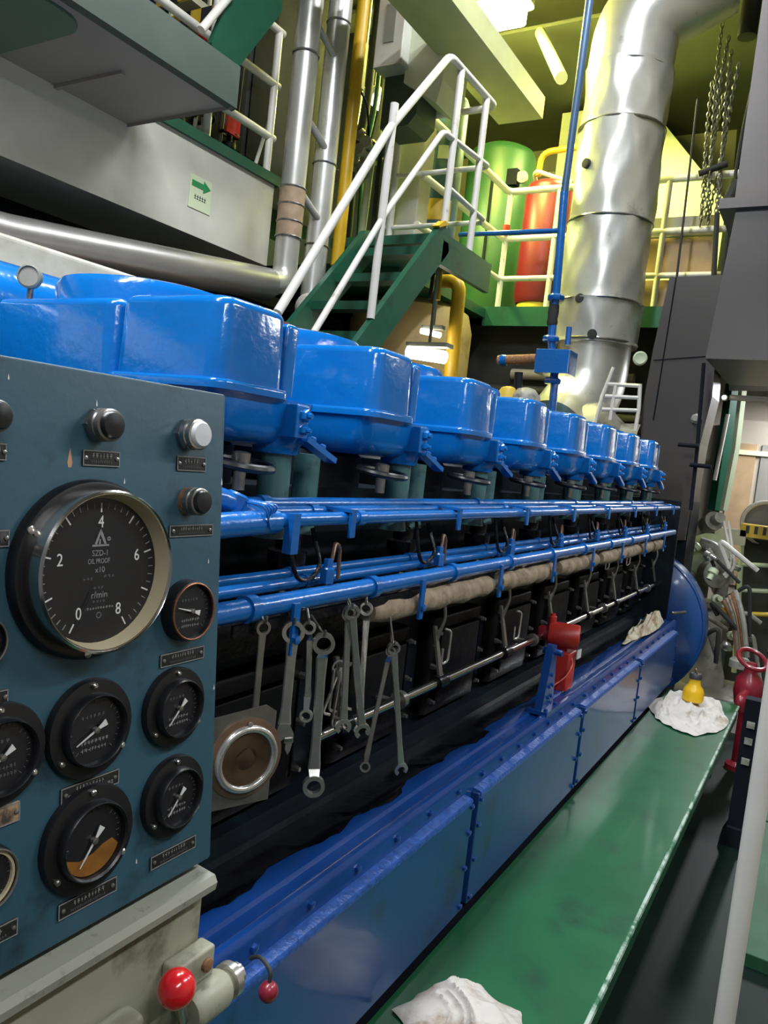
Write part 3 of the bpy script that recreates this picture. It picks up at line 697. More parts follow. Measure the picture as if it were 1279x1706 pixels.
# lagged pipe in segments with blue clamps
lg = thing('lagged_pipe', 'brown tan lagged pipe in sections under the blue lower pipe', 'pipe', (-0.90, 1.55, 1.33))
SEG = [(1.51, 2.23), (2.30, 2.83), (2.90, 3.45), (3.52, 4.30), (4.36, 4.62), (4.68, 4.92)]
for (a, b_) in SEG:
    pts_ = []; rr_ = []; n_ = 14
    for q in range(n_ + 1):
        t = q / n_; pts_.append((-0.893, a + (b_ - a) * t, 1.333 + 0.003 * math.sin(q * 1.7))); rr_.append(0.034 * (0.75 if q in (0, n_) else 1) * (1 + 0.06 * math.sin(q * 2.3 + a * 7)))
    MB().tube(pts_, rr_, 16).build('lagging', 'lagging_tan', lg)
MB().tube([(-0.893, 1.49, 1.333), (-0.893, 5.0, 1.333)], 0.012, 10).build('core_pipe', 'dark_steel', lg)
# injector loops
lp0 = None
for k in range(8):
    y_ = HY + 0.02 + PITCH * k
    if lp0 is None:
        lp0 = thing('fuel_hose', 'looped dark fuel pipe between the pipe runs under the first cylinder head', 'hose', (-0.92, y_, 1.42), group='looped fuel pipes between the blue pipe runs')
        MB().tube(bend([(-0.90, y_ + 0.16, 1.545), (-0.885, y_ + 0.155, 1.48), (-0.885, y_ + 0.18, 1.435), (-0.885, y_ + 0.225, 1.43), (-0.885, y_ + 0.26, 1.455), (-0.92, y_ + 0.265, 1.53)], 0.03), 0.0048, 8).build('loop', 'oil_black', lp0)
        MB().tube(bend([(-0.90, y_ + 0.30, 1.40), (-0.89, y_ + 0.305, 1.47), (-0.90, y_ + 0.325, 1.50), (-0.90, y_ + 0.345, 1.49), (-0.90, y_ + 0.35, 1.42)], 0.02), 0.0048, 8).build('copper_loop', 'bronze', lp0)
        MB().lathe((-0.885, y_ + 0.285, 1.42), (0, 0, 1), [(0.016, 0), (0.016, 0.03), (0.011, 0.034), (0.011, 0.05)], 6).build('union', 'pipe_blue', lp0)
    else: dup(lp0, (0, PITCH * k, 0), 'looped dark fuel pipe between the pipe runs under the %s cylinder head' % ORD[k])
# control rod
CRX = -0.93
c0, c1 = PX(515, 1240, CRX), PX(1105, 962, CRX)
rod = thing('control_rod', 'bright steel fuel control rod running along the black engine side', 'rod', c0)
MB().tube([V((CRX, c0.y, 1.05)), V((CRX, c1.y, 1.05))], 0.013, 14).build('shaft', 'chrome', rod)
lv = None
for k in range(8):
    y_ = HY + 0.50 + PITCH * k
    if y_ > c1.y: break
    if lv is None:
        lv = MB().tube([(CRX, y_ - .028, 1.05), (CRX, y_ + .028, 1.05)], 0.022, 14).build('lever_boss', 'oil_black', rod); y0_ = y_
        MB().prism([(-.012, 0), (.012, 0), (.008, .16), (-.008, .16)], (CRX, y_, 1.05), V((0, 1, 0)), V((-.25, 0, 1)), (0.008, 0, 0)).build('lever', 'dark_steel', lv)
        MB().tube(bend([(CRX - .03, y_, 1.15), (CRX - .01, y_ + .01, 1.24), (CRX - .03, y_ + .012, 1.33)], .02), 0.006, 8).build('link', 'dark_steel', lv)
    else:
        c = share(lv, (0, y_ - y0_, 0), rod)
        for g in lv.children:
            q = g.copy(); COL.objects.link(q); q.parent = c
# supports for rod
for k in range(4):
    y_ = HY + 0.78 + PITCH * 2 * k
    if y_ < c1.y: MB().bb(-1.02, CRX, y_ - .012, y_ + .012, 1.035, 1.045).ring((CRX, y_, 1.05), (0, 1, 0), (0, 0, 1), 0.024, .0135, .02).build('bearing', 'dark_steel', rod)

# sight glass cover by the panel
sgc = PX(411, 1265, -0.80)
sg = thing('inspection_cover', 'round inspection cover with bright metal ring beside the gauge panel', 'cover', sgc - V((0, 0, 0.08)))
ax = V((0.93, -0.36, 0)).normalized(); sd = V((0.36, 0.93, 0)).normalized()
MB().prism([(-0.10, -0.085), (0.055, -0.085), (0.055, 0.075), (0.035, 0.088), (-0.10, 0.072)], sgc - ax * 0.012, sd, V((0, 0, 1)), ax * 0.004).build('back_plate', 'dark_steel', sg)
MB().lathe(sgc - ax * 0.008, ax, [(0.070, 0), (0.070, 0.004), (0.062, 0.006)], 36).build('flange', 'bronze', sg)
MB().torus(sgc, ax, 0.053, 0.0065, 40, 10).build('ring', 'steel', sg)
MB().lathe(sgc - ax * 0.003, ax, [(0.049, 0), (0.049, 0.003), (0.02, 0.001)], 32).build('pane', 'glass_dirty', sg)
MB().lathe(sgc + V((0, 0, 0.062)), ax, [(0.004, 0), (0.004, 0.004)], 8).build('screw', 'steel', sg)

# ================================================================== WRENCHES
HR = [thing('hook_rail', 'dark steel rail with hooks that carries the hanging wrenches', 'rail', (-0.866, 1.3, 1.36))]
MB().bb(-0.874, -0.868, 1.02, 1.75, 1.352, 1.372).build('bar', 'oil_black', HR[0])
def wrench(label, top, bot, X, kt, kb, width, yaw=0, offs=0.0, m='steel', hook=True):
    """kt / kb: ring, open, adj or None (plain); top/bot: picture points of the two ends on the plane x = X"""
    a = PX(*top, X); b = PX(*bot, X); l = (a - b); L_ = l.length; l.normalize()
    n = V((math.cos(math.radians(yaw)), math.sin(math.radians(yaw)), 0)); n = (n - l * n.dot(l)).normalized(); s = l.cross(n)
    t = thing('wrench', label, 'wrench', b, group='wrenches hanging on the engine side')
    th = width * 0.42
    def ringend(c, R, nm):
        MB().ring(c, n, l, R, R * 0.64, th * 1.25, 24).build(nm, m, t)
    Rr_ = width * 0.95
    ca = a - l * Rr_; cb = b + l * Rr_
    if kt == 'ring':
        if offs:
            ca2 = ca + n * offs; ringend(ca2, Rr_, 'ring_end')
            MB().loft([[ca2 - l * Rr_ * .8 + s * q * width * .38 + n * z for q, z in ((-1, -th / 2), (1, -th / 2), (1, th / 2), (-1, th / 2))], [ca - l * (Rr_ * .8 + offs * 1.2) + s * q * width * .5 + n * z for q, z in ((-1, -th / 2), (1, -th / 2), (1, th / 2), (-1, th / 2))]]).build('neck', 'chrome' if offs > .01 else m, t)
            sa = ca - l * (Rr_ * .8 + offs * 1.2)
        else:
            ringend(ca, Rr_, 'ring_end'); sa = ca - l * Rr_ * .8
    else: sa = a
    if kb == 'ring':
        if offs:
            cb2 = cb + n * offs; ringend(cb2, Rr_, 'ring_end')
            MB().loft([[cb2 + l * Rr_ * .8 + s * q * width * .38 + n * z for q, z in ((-1, -th / 2), (1, -th / 2), (1, th / 2), (-1, th / 2))], [cb + l * (Rr_ * .8 + offs * 1.2) + s * q * width * .5 + n * z for q, z in ((-1, -th / 2), (1, -th / 2), (1, th / 2), (-1, th / 2))]]).build('neck', 'chrome' if offs > .01 else m, t)
            sb = cb + l * (Rr_ * .8 + offs * 1.2)
        else:
            ringend(cb, Rr_, 'ring_end'); sb = cb + l * Rr_ * .8
    elif kb == 'open':
        R = width * 1.05; c = b + l * R * 0.9
        MB().ring(c, n, l, R, R * 0.52, th * 1.1, 22, math.radians(-140), math.radians(140)).build('open_jaw', m, t); sb = c + l * R * .7
    elif kb == 'adj':
        c = b + l * width * 2.6
        MB().prism([(-.5, .4), (.5, .4), (1.0, -.5), (1.0, -1.2), (.15, -1.3), (.05, -.9), (-.35, -1.2), (-.75, -2.5), (-1.15, -2.4), (-1.0, -1.0)], c - n * th * .6, s * width * .85, l * width, n * th * 1.2).build('fixed_jaw', m, t)
        MB().prism([(.3, -1.25), (.95, -1.15), (.8, -1.9), (.55, -2.3), (.25, -1.8)], c - n * th * .5, s * width * .85, l * width, n * th).build('movable_jaw', m, t)
        MB().tube([c + s * width * .1 + n * th * .4 - l * width * .9, c + s * width * .75 + n * th * .4 - l * width * .85], width * .26, 10).build('worm_screw', 'dark_steel', t)
        sb = c + l * width * .3
    else: sb = b
    sec = lambda p, w_: [p + s * w_ + n * th * .25, p + s * w_ * .75 + n * th * .5, p - s * w_ * .75 + n * th * .5, p - s * w_ + n * th * .25, p - s * w_ - n * th * .25, p - s * w_ * .75 - n * th * .5, p + s * w_ * .75 - n * th * .5, p + s * w_ - n * th * .25]
    MB().loft([sec(sa, width * .5), sec(sa + (sb - sa) * .2, width * .42), sec(sa + (sb - sa) * .8, width * .42), sec(sb, width * .55)]).build('shaft', m, t)
    if kt == 'ring' and hook:
        MB().tube(bend([V((-0.874, ca.y, max(ca.z + .05, 1.352))), ca + l * Rr_ * .8 + n * offs, ca + n * (offs + .012) + l * Rr_ * .85, ca + n * (offs + .012) + l * (Rr_ * .85 + .012)], .006, 3), 0.0028, 6).build('wire_hook', 'dark_steel', t)
    return t
wrench('slim steel ring wrench hanging next to the instrument panel edge', (439, 1033), (423, 1200), -0.855, 'ring', None, 0.015, -25, m='dark_steel')
wrench('adjustable wrench with jaw pointing down above the round inspection cover', (490, 1034), (468, 1262), -0.85, 'ring', 'adj', 0.023, -45)
wrench('short cranked socket wrench hanging between adjustable wrench and big ring wrench', (517, 1030), (511, 1196), -0.855, 'ring', 'ring', 0.014, -60, 0.018)
wrench('largest offset ring wrench with two shiny cranked necks', (539, 1051), (520, 1322), -0.835, 'ring', 'ring', 0.0235, -48, 0.012)
wrench('steel combination wrench hanging close behind a lighter twin wrench', (581, 1010), (571, 1222), -0.86, 'ring', 'open', 0.017, -40)
wrench('light steel combination wrench with open jaw in front of the control rod', (585, 1008), (604, 1228), -0.845, 'ring', 'open', 0.018, -42)
wrench('cranked ring wrench hanging beside the start of the lagged pipe', (612, 1000), (600, 1178), -0.865, 'ring', None, 0.016, -65, 0.016)
wrench('thin dark ring wrench hanging behind the last combination wrench', (651, 1076), (605, 1284), -0.86, 'ring', 'ring', 0.013, -55, 0.014, m='dark_steel')
wrench('combination wrench hanging alone under the lagged pipe end', (655, 1070), (668, 1290), -0.845, 'ring', 'open', 0.017, -42)
# bunch of small keys behind the wrenches
kb = PX(557, 1185, -0.90)
ks = thing('key_bunch', 'bunch of small dark allen keys hanging behind the large ring wrench', 'tool', kb)
rnd = random.Random(5)
for q in range(8):
    a = kb + V((0, rnd.uniform(-.02, .02), .10)); b_ = kb + V((rnd.uniform(-.012, .02), rnd.uniform(-.035, .035), rnd.uniform(-.05, .01)))
    MB().tube(bend([a, b_, b_ + V((.012, .012, -.004))], .008, 3), .0035, 6).build('key', 'dark_steel' if q % 2 else 'steel', ks)
MB().torus(kb + V((0, 0, .10)), (1, -.6, 0), .016, .0025, 20, 6).build('ring', 'steel', ks)
# odd hooks and glints: small hooks on engine side
hk0 = None
for q, (px, py) in enumerate(((738, 1075), (858, 1040), (1045, 925), (1010, 930))):
    p = PX(px, py, -0.955)
    if hk0 is None:
        hk0 = thing('spring_hook', 'thin steel spring hook hanging over the control rod', 'hook', p, group='thin steel spring hooks on the engine side'); hp = p
        MB().tube(bend([p + V((0, 0, .05)), p + V((.012, .02, .045)), p + V((.012, .02, -.05)), p + V((.0, .0, -.06)), p + V((0, 0, -.01))], .012, 4), .004, 8).build('wire', 'steel', hk0)
    else: dup(hk0, p - hp)

# ---- blue lever arm and red pump on the bed
ab, at_ = PX(897, 1195, -0.80), PX(922, 1075, -0.80)
ab.z = 0.85
arm = thing('bracket_arm', 'tapered blue steel arm bolted upright on the engine bed', 'bracket', ab)
ya = (ab.y + at_.y) / 2 + 0.02
zt = PX(922, 1075, -0.80).z
MB().prism([(-.075, 0), (.05, 0), (.048, .04), (.022, zt - .87), (.012, zt - .845), (-.012, zt - .845), (-.026, zt - .87)], (-0.815, ya, 0.85), V((0, 1, 0)), V((0, 0, 1)), (0.028, 0, 0)).build('arm_plate', 'bed_blue', arm)
MB().box((-0.800, ya - 0.01, 0.857), (0.075, 0.15, 0.014)).build('foot', 'bed_blue', arm)
for q, (dy, dz) in enumerate(((-.02, .05), (.012, .05), (-.02, .09), (.012, .09), (-.005, .13))):
    MB().lathe((-0.788, ya + dy, 0.85 + dz), (1, 0, 0), [(.007, 0), (.007, .006), (.004, .008)], 6).build('rivet', 'bed_blue', arm)
for dy in (-.065, .04):
    MB().lathe((-0.775, ya + dy, 0.863), (0, 0, 1), [(.008, 0), (.008, .008), (.005, .01)], 6).build('rivet', 'bed_blue', arm)
MB().tube([(-0.83, ya, zt - .02), (-0.76, ya, zt - .02)], .012, 12).build('pivot_pin', 'bed_blue', arm)
rp = PX(950, 1060, -0.83)
red = thing('solenoid', 'red painted cylindrical actuator standing on the engine bed behind the blue arm', 'actuator', (rp.x, rp.y, 0.85))
MB().lathe(rp + V((-.085, -.03, 0)), (1, .30, 0), [(.030, 0), (.046, .004), (.050, .012), (.050, .115), (.046, .124), (.02, .126)], 30).build('motor', 'red_paint', red)
MB().lathe(rp + V((-.12, -.04, .0)), (1, .30, 0), [(.022, 0), (.030, .01), (.030, .04)], 18).build('end_cap', 'dark_red', red)
MB().lathe(rp + V((-.07, -.03, .04)), (0, 0, 1), [(.016, 0), (.016, .03), (.010, .034), (.010, .042)], 10).build('terminal', 'red_paint', red)
MB().rbox(rp.x - .05, rp.x + .02, rp.y - .05, rp.y + .05, .851, rp.z - .06, .006, .006).build('valve_block', 'red_paint', red)
MB().box((rp.x - .02, rp.y, rp.z - .055), (.04, .05, .03)).build('neck', 'dark_red', red)
tgp = PX(966, 1092, -0.785)
MB().box(tgp + V((-.01, .02, 0)), (.004, .05, .035)).build('label_tag', 'lamp_glass_white', red)
MB().tube(bend([rp + V((.01, .0, -.08)), rp + V((.035, -.04, -.10)), rp + V((.03, -.10, -.14)), rp + V((.0, -.14, -.17))], .03), .004, 8).build('cable', 'red_paint', red)
# thin grab rod at the far end
g0 = PX(1118, 1022, -0.80); pipe('grab_rod', [g0, g0 + V((0.06, 0.16, -.0))], .010, 'dark_steel', 'short thin rod sticking out at the far end of the bed', cat='rod')

# ---- flywheel guard
fw = thing('flywheel_guard', 'big round blue flywheel guard at the far end of the engine', 'guard', (-1.25, 5.42, PLAT_Z))
MB().lathe((-1.14, 5.35, 0.745), (0, 1, 0), [(0.25, 0), (0.49, 0.01), (0.515, 0.03), (0.52, 0.06), (0.52, 0.20), (0.49, 0.22), (0.2, 0.22)], 64).build('drum', 'bed_panel_blue', fw)
MB().torus((-1.14, 5.38, 0.745), (0, 1, 0), 0.512, 0.012, 64, 8).build('rim', 'bed_panel_blue', fw)
MB().bb(-1.7, -0.86, 5.31, 5.34, 0.5, 1.60).build('end_housing', 'block_dark', fw)

# ================================================================== WALKWAY
wk = MB().bb(-0.735, -0.334, -0.4, 5.0, PLAT_Z - 0.02, PLAT_Z); walk = wk.build('walkway_plate', 'walk_green', smooth=0)
tag(walk, 'long glossy green steel walkway plate beside the blue engine bed', 'walkway')
MB().tube([(-0.336, -0.4, PLAT_Z - .008), (-0.336, 5.0, PLAT_Z - .008)], .009, 8).build('worn_edge', 'edge_worn', walk)
MB().bb(-0.346, -0.336, -0.4, 5.0, PLAT_Z - .09, PLAT_Z - .012).build('side_lip', 'walk_green', walk, smooth=0)
for y_ in (0.2, 1.8, 3.4, 4.9):
    MB().bb(-0.46, -0.42, y_, y_ + .04, 0.0, PLAT_Z - .02).build('leg', 'floor_shaded', walk, smooth=0)
MB().bb(-0.72, -0.68, -0.4, 5.0, 0.0, PLAT_Z - .02).build('kick_plate', 'hull_black', walk, smooth=0)

from mathutils import noise
def rag(name, label, c, sx, sy, seed, m, h=0.03, corners=None, humps=(), n=40):
    """crumpled cloth: angular outline (corners in polar form), creased by warped ridge noise"""
    off = V((seed * 3.7, seed * 1.3, seed * 2.1)); b = MB(); rings = []; J = 110
    def rad(th):
        th %= 2 * PI; cs = [(math.radians(a), r) for a, r in corners]
        for q in range(len(cs)):
            a0, r0 = cs[q]; a1, r1 = cs[(q + 1) % len(cs)]
            if a1 <= a0: a1 += 2 * PI
            for t in (th, th + 2 * PI):
                if a0 <= t <= a1:
                    p0 = V((math.cos(a0) * r0, math.sin(a0) * r0)); p1 = V((math.cos(a1) * r1, math.sin(a1) * r1))
                    d = V((math.cos(t), math.sin(t))); e = p1 - p0
                    den = d.x * e.y - d.y * e.x
                    return abs((p0.x * e.y - p0.y * e.x) / den) if abs(den) > 1e-6 else r0
        return 1
    for i in range(n + 1):
        r = i / n; row = []
        for j in range(J):
            th = 2 * PI * j / J
            k = rad(th) * (1 + .06 * noise.noise(V((math.cos(th) * 4, math.sin(th) * 4, 0)) + off))
            x = math.cos(th) * r * k; y = math.sin(th) * r * k
            p = V((x, y, 0)) * 1.5 + off; wv = V((noise.noise(p * 1.1), noise.noise(p * 1.1 + V((5, 2, 1))), 0)) * .9
            z = (1 - abs(noise.noise(p + wv))) ** 5 * .65 + (1 - abs(noise.noise(p * 2.1 + wv * 2))) ** 6 * .35 + .25 * (noise.noise(p * .8) + .5)
            z = h * z * (1 - .8 * r ** 5) + .006 * (1 - r ** 8)
            for (hx, hy, hh, hr) in humps: z += hh * math.exp(-((x - hx) ** 2 + (y - hy) ** 2) / hr ** 2) * (1 - r ** 4)
            row.append(V((c[0] + x * sx, c[1] + y * sy, c[2] + .0025 + max(z, 0))))
        rings.append(row)
    b.loft(rings, cap=True)
    return tag(b.build(name, m, smooth=75), label, 'rag')
rag('rag', 'crumpled white rag with brown stains, alone on the green walkway', (-0.552, 1.555, PLAT_Z), 0.165, 0.155, 4, 'rag_dirty', 0.036, [(15, .85), (58, 1.0), (112, .98), (150, .85), (200, 1.0), (260, .8), (320, .95)], ((-.35, .35, .03, .5), (.3, .3, .02, .3)))
rag('rag', 'spread out white rag under the yellow bottle on the walkway', (-0.545, 4.50, PLAT_Z), 0.225, 0.52, 11, 'rag_white', 0.045, [(5, .95), (40, .85), (62, 1.05), (110, .95), (150, .95), (178, 1.0), (215, .72), (262, .62), (300, .78), (335, .85)], ((-.55, .55, .06, .3),))
p_ = PX(1085, 1030, -0.80)
rag('rag', 'tan stained rag bunched on top of the blue engine bed', (-0.835, p_.y + .02, 0.854), 0.075, 0.50, 8, 'rag_tan', 0.06, [(10, .7), (60, .9), (90, 1.0), (130, .9), (190, .8), (262, .95), (275, .95), (320, .5)], ((0.1, .4, .07, .4),))
# yellow bottle
bp_ = PZ(1153, 1166, PLAT_Z + .05)
bo = thing('bottle', 'small yellow plastic bottle with dark cap on the white rag', 'bottle', (bp_.x, bp_.y, PLAT_Z + .05))
MB().lathe((bp_.x, bp_.y, PLAT_Z + .045), (0, 0, 1), [(.052, 0), (.058, .006), (.058, .055), (.050, .075), (.034, .095), (.030, .125), (.032, .130)], 24).build('body', 'yellow_plastic', bo)
MB().lathe((bp_.x, bp_.y, PLAT_Z + .175), (0, 0, 1), [(.034, 0), (.034, .022), (.028, .03)], 20).build('cap', 'hazard_black', bo)
MB().torus((bp_.x, bp_.y, PLAT_Z + .21), (1, .3, .2), .02, .004, 16, 6).build('handle_loop', 'copper', bo)

# ---- right foreground: floor plates, white post, dark leg
WPY = 1.9; wp = PY(1208, 1690, WPY)
post = thing('handrail_post', 'white painted handrail post standing on the lower floor beside walkway', 'post', (wp.x, WPY, 0))
MB().cyl((wp.x, WPY, 0.012), (wp.x, WPY, 1.56), 0.022, n=24).build('tube', 'rail_white', post)
MB().lathe((wp.x, WPY, 0), (0, 0, 1), [(.06, 0), (.06, .012)], 24).build('base_flange', 'rail_white', post)
MB().tube(bend([(wp.x, WPY, 1.55), (wp.x + .01, WPY, 1.60), (wp.x + .6, WPY, 1.60)], .03), 0.022, 20).build('top_rail', 'rail_white', post)
for (x0, x1, y0, y1, wh_) in ((-0.13, 0.75, 3.05, 4.35, 'beside the dark support leg'), (-0.13, 0.75, 4.37, 5.6, 'under the dark red valve')):
    tag(MB().rbox(x0, x1, y0, y1, 0.0, 0.05, .01, .004).build('floor_plate', 'floor_green', smooth=0), 'green steel floor plate on the lower floor ' + wh_, 'floor plate', 'green plates on the lower floor')
lgp = thing('support_leg', 'dark steel support leg with wide foot beside the green walkway', 'support', (-0.21, 4.1, 0))
MB().bb(-0.245, -0.175, 4.06, 4.14, 0.07, 0.72).build('column', 'hull_black', lgp, smooth=0)
MB().prism([(-.06, 0), (.06, 0), (.06, .03), (.035, .09), (-.035, .09), (-.06, .03)], (-0.21, 4.03, 0), V((1, 0, 0)), V((0, 0, 1)), (0, .14, 0)).build('foot', 'hull_black', lgp, smooth=0)
for z_ in (0.42, 0.52, 0.60):
    MB().box((-0.208, 4.055, z_), (.035, .012, .03)).build('clip', 'machine_grey', lgp, smooth=0)
# red hand pump / valve by the walkway end
rv = PY(1250, 1120, 5.2)
rd = thing('valve', 'faded red valve with hand wheel beyond the walkway end', 'valve', (rv.x, 5.2, 0))
MB().lathe((rv.x, 5.2, 0.0), (0, 0, 1), [(.07, 0), (.07, .03), (.035, .05), (.035, rv.z - .22), (.07, rv.z - .2), (.085, rv.z - .12), (.075, rv.z - .04), (.04, rv.z), (.03, rv.z + .06)], 22).build('body', 'dark_red', rd)
MB().torus((rv.x, 5.2, rv.z + .08), (.4, -.5, 1), .085, .014, 28, 8).build('hand_wheel', 'dark_red', rd)
MB().tube(bend([(rv.x, 5.2, rv.z - .12), (rv.x - .02, 5.0, rv.z - .13), (rv.x - .02, 5.02, rv.z - .2)], .04), .03, 14).build('outlet', 'dark_red', rd)

# ================================================================== LEFT GALLERY
DZ = 3.12
gir = MB().bb(-3.9, -3.3, -2.0, 3.86, 2.80, 3.30); struct(gir.build('trim_girder', 'hull_white', smooth=0))
struct(MB().bb(-6.4, -3.28, -2.0, 3.90, 3.30, 3.36).build('trim_gallery_deck', 'deck_green', smooth=0))
struct(MB().bb(-6.4, -3.9, -2.0, 10.5, 2.72, 2.80).build('trim_gallery_soffit', 'hull_black', smooth=0))
struct(MB().bb(-6.4, -4.2, -2.0, 10.5, 0, 2.72).build('trim_lower_bulkhead', 'hull_black', smooth=0))
# sign with green arrow on girder
sp_ = PX(333, 324, -3.299)
sg_ = thing('arrow_sign', 'pale escape sign with green right arrow on the white girder', 'sign', sp_ - V((0, 0, .09)))
MB().bb(-3.30, -3.296, sp_.y - .085, sp_.y + .085, sp_.z - .09, sp_.z + .09).build('board', 'sign_pale', sg_, smooth=0)
MB().prism([(-.07, .03), (.02, .03), (.02, .012), (.075, .045), (.02, .078), (.02, .06), (-.07, .06)], (-3.2955, sp_.y, sp_.z), V((0, 1, 0)), V((0, 0, 1)), (.002, 0, 0)).build('arrow', 'sign_green', sg_, smooth=0)
RY = Matrix(((0, 0, 1), (1, 0, 0), (0, 1, 0)))
b = MB()
for q in range(5): b.bb(-3.2958, -3.2950, sp_.y - .045 + q * .019, sp_.y - .031 + q * .019, sp_.z - .022, sp_.z - .018).bb(-3.2958, -3.2950, sp_.y - .045 + q * .019, sp_.y - .031 + q * .019, sp_.z - .034, sp_.z - .031).bb(-3.2958, -3.2950, sp_.y - .040 + q * .019, sp_.y - .036 + q * .019, sp_.z - .036, sp_.z - .010)
b.build('lettering', 'hazard_black', sg_, smooth=0)
# overhead platform, seen from below
ov = thing('overhead_platform', 'grey underside of an overhead steel platform with green edge', 'platform', (-3.4, 1.0, 3.19))
MB().bb(-4.6, -2.63, -1.6, 2.70, 3.20, 3.37).build('underside', 'underside_grey', ov, smooth=0)
MB().prism([(-2.63, 3.19), (-2.60, 3.20), (-2.60, 3.385), (-2.66, 3.385), (-2.66, 3.37), (-2.63, 3.36)], (0, -1.6, 0), V((1, 0, 0)), V((0, 0, 1)), (0, 4.33, 0)).build('edge_channel', 'edge_greygreen', ov)
MB().prism([(2.70, 3.185), (2.725, 3.20), (2.73, 3.385), (2.70, 3.385)], (-4.6, 0, 0), V((0, 1, 0)), V((0, 0, 1)), (1.99, 0, 0)).build('end_lip', 'underside_grey', ov)
MB().rbox(-4.5, -2.68, -1.5, 1.99, 3.188, 3.205, 0.12, 0.004).build('green_panel', 'underside_green', ov, smooth=0)
MB().bb(-4.5, -2.85, 2.28, 2.30, 3.185, 3.20).build('stiffener', 'underside_grey', ov, smooth=0)
# upper stair seen above the platform edge
us = thing('upper_stair', 'green stair going up above the overhead platform with striped treads', 'stairs', (-3.2, 3.1, 3.36))
A = lambda px, py: PX(px, py, -3.05)
pl = [A(372, 130), A(398, 112), A(470, 20), A(470, -60), A(405, -60), A(352, 70), A(358, 95)]
MB().loft([pl, [p + V((-.03, 0, 0)) for p in pl]]).build('stringer', 'deck_green', us, smooth=0)
for (pa, pb, dz) in (((268, 38), (372, 11), 0.0), ((210, 12), (316, -16), 0.0)):
    qa, qb = PY(*pa, 3.30), PY(*pb, 3.30); qb.z = qa.z
    tr = MB().bb(qa.x - .05, qb.x, 3.31, 3.34 + .18, qa.z - .05, qa.z - .01).build('tread', 'hull_grey', us, smooth=0)
    for k in range(7):
        t0_, t1_ = (k - 1) / 6, k / 6
        MB().bb(qa.x + (qb.x - qa.x) * t0_, qa.x + (qb.x - qa.x) * t1_, 3.295, 3.312, qa.z - .055, qa.z + .02).build('stripe', 'hazard_yellow' if k % 2 == 0 else 'hazard_black', tr, smooth=0)
MB().tube([PX(335, 50, -3.04), PX(385, -10, -3.04)], .022, 10).build('edge_bar', 'rail_white', us)
# gallery railing
gr = thing('gallery_rail', 'white pipe railing on the left gallery above the white girder', 'railing', (-3.34, 3.2, 3.36))
for z_ in (3.60, 3.92, 4.24):
    MB().tube([(-3.36, 2.55, z_), (-3.36, 3.88, z_)], .024, 12).build('rail', 'rail_white', gr)
for y_ in (2.62, 3.30, 3.84):
    MB().tube([(-3.36, y_, 3.36), (-3.36, y_, 4.24)], .024, 12).build('post', 'rail_white', gr)
# gallery clutter: dark cabinet with yellow strip, cables, valves
gc = thing('switch_cabinet', 'tall dark switch cabinet with lime edge strip behind the gallery railing', 'cabinet', (-3.95, 3.6, 3.36))
MB().bb(-4.3, -3.75, 3.35, 5.1, 3.36, 5.8).build('body', 'hull_dark', gc, smooth=0)
MB().bb(-3.75, -3.73, 3.30, 3.42, 3.36, 4.6).build('edge_strip', 'lime_panel', gc, smooth=0)
for q in range(3): MB().bb(-3.75, -3.738, 3.55 + q * .25, 3.75 + q * .25, 3.6, 5.2).build('door', 'hull_black', gc, smooth=0)
rnd = random.Random(2)
for q in range(5):
    y_ = 2.9 + q * .2; x_ = -3.5 - rnd.uniform(0, .15)
    v_ = thing('valve', 'small dark valve on the gallery deck behind the white railing', 'valve', (x_, y_, 3.36), group='small dark valves on the gallery deck')
    hgt = .18 + rnd.uniform(0, .1)
    MB().lathe((x_, y_, 3.36), (0, 0, 1), [(.05, 0), (.05, .02), (.025, .03), (.025, hgt * .5), (.045, hgt * .6), (.045, hgt * .75), (.018, hgt * .8), (.018, hgt)], 14).build('body', 'machine_grey' if q % 2 else 'block_dark', v_)
    MB().torus((x_, y_, 3.36 + hgt), (rnd.uniform(-.4, .4), 0, 1), .06, .010, 20, 6).build('hand_wheel', 'block_dark', v_)
for q in range(4):
    y_ = 3.45 + q * .11
    pipe('cable', [(-3.62, y_, 3.36), (-3.60, y_ + .02, 4.2), (-3.64, y_ + .03, 5.6)], .013 + .006 * (q % 2), 'hull_dark' if q % 2 else 'machine_grey', 'thin vertical cable pipe behind the silver exhaust pipes', cat='cable', group='vertical cable pipes on the gallery', n=8)
rl = PX(445, 215, -3.55)
pipe('thermometer_stick', [V((rl.x, rl.y - .12, 3.36)), rl + V((0, .04, .16))], .012, 'lamp_glass_white', 'white slanted stick thermometer behind the gallery railing', cat='thermometer', n=8)
for (px, py, x_) in ((345, 80, -3.4), (390, 205, -3.5)):
    q = PX(px, py, x_); tag(MB().rbox(q.x - .02, q.x, q.y - .06, q.y + .06, q.z - .07, q.z + .07, .005, .005).build('red_box', 'red_gloss', smooth=0), 'small red box behind the gallery %s' % ('stair' if py < 100 else 'railing'), 'box')

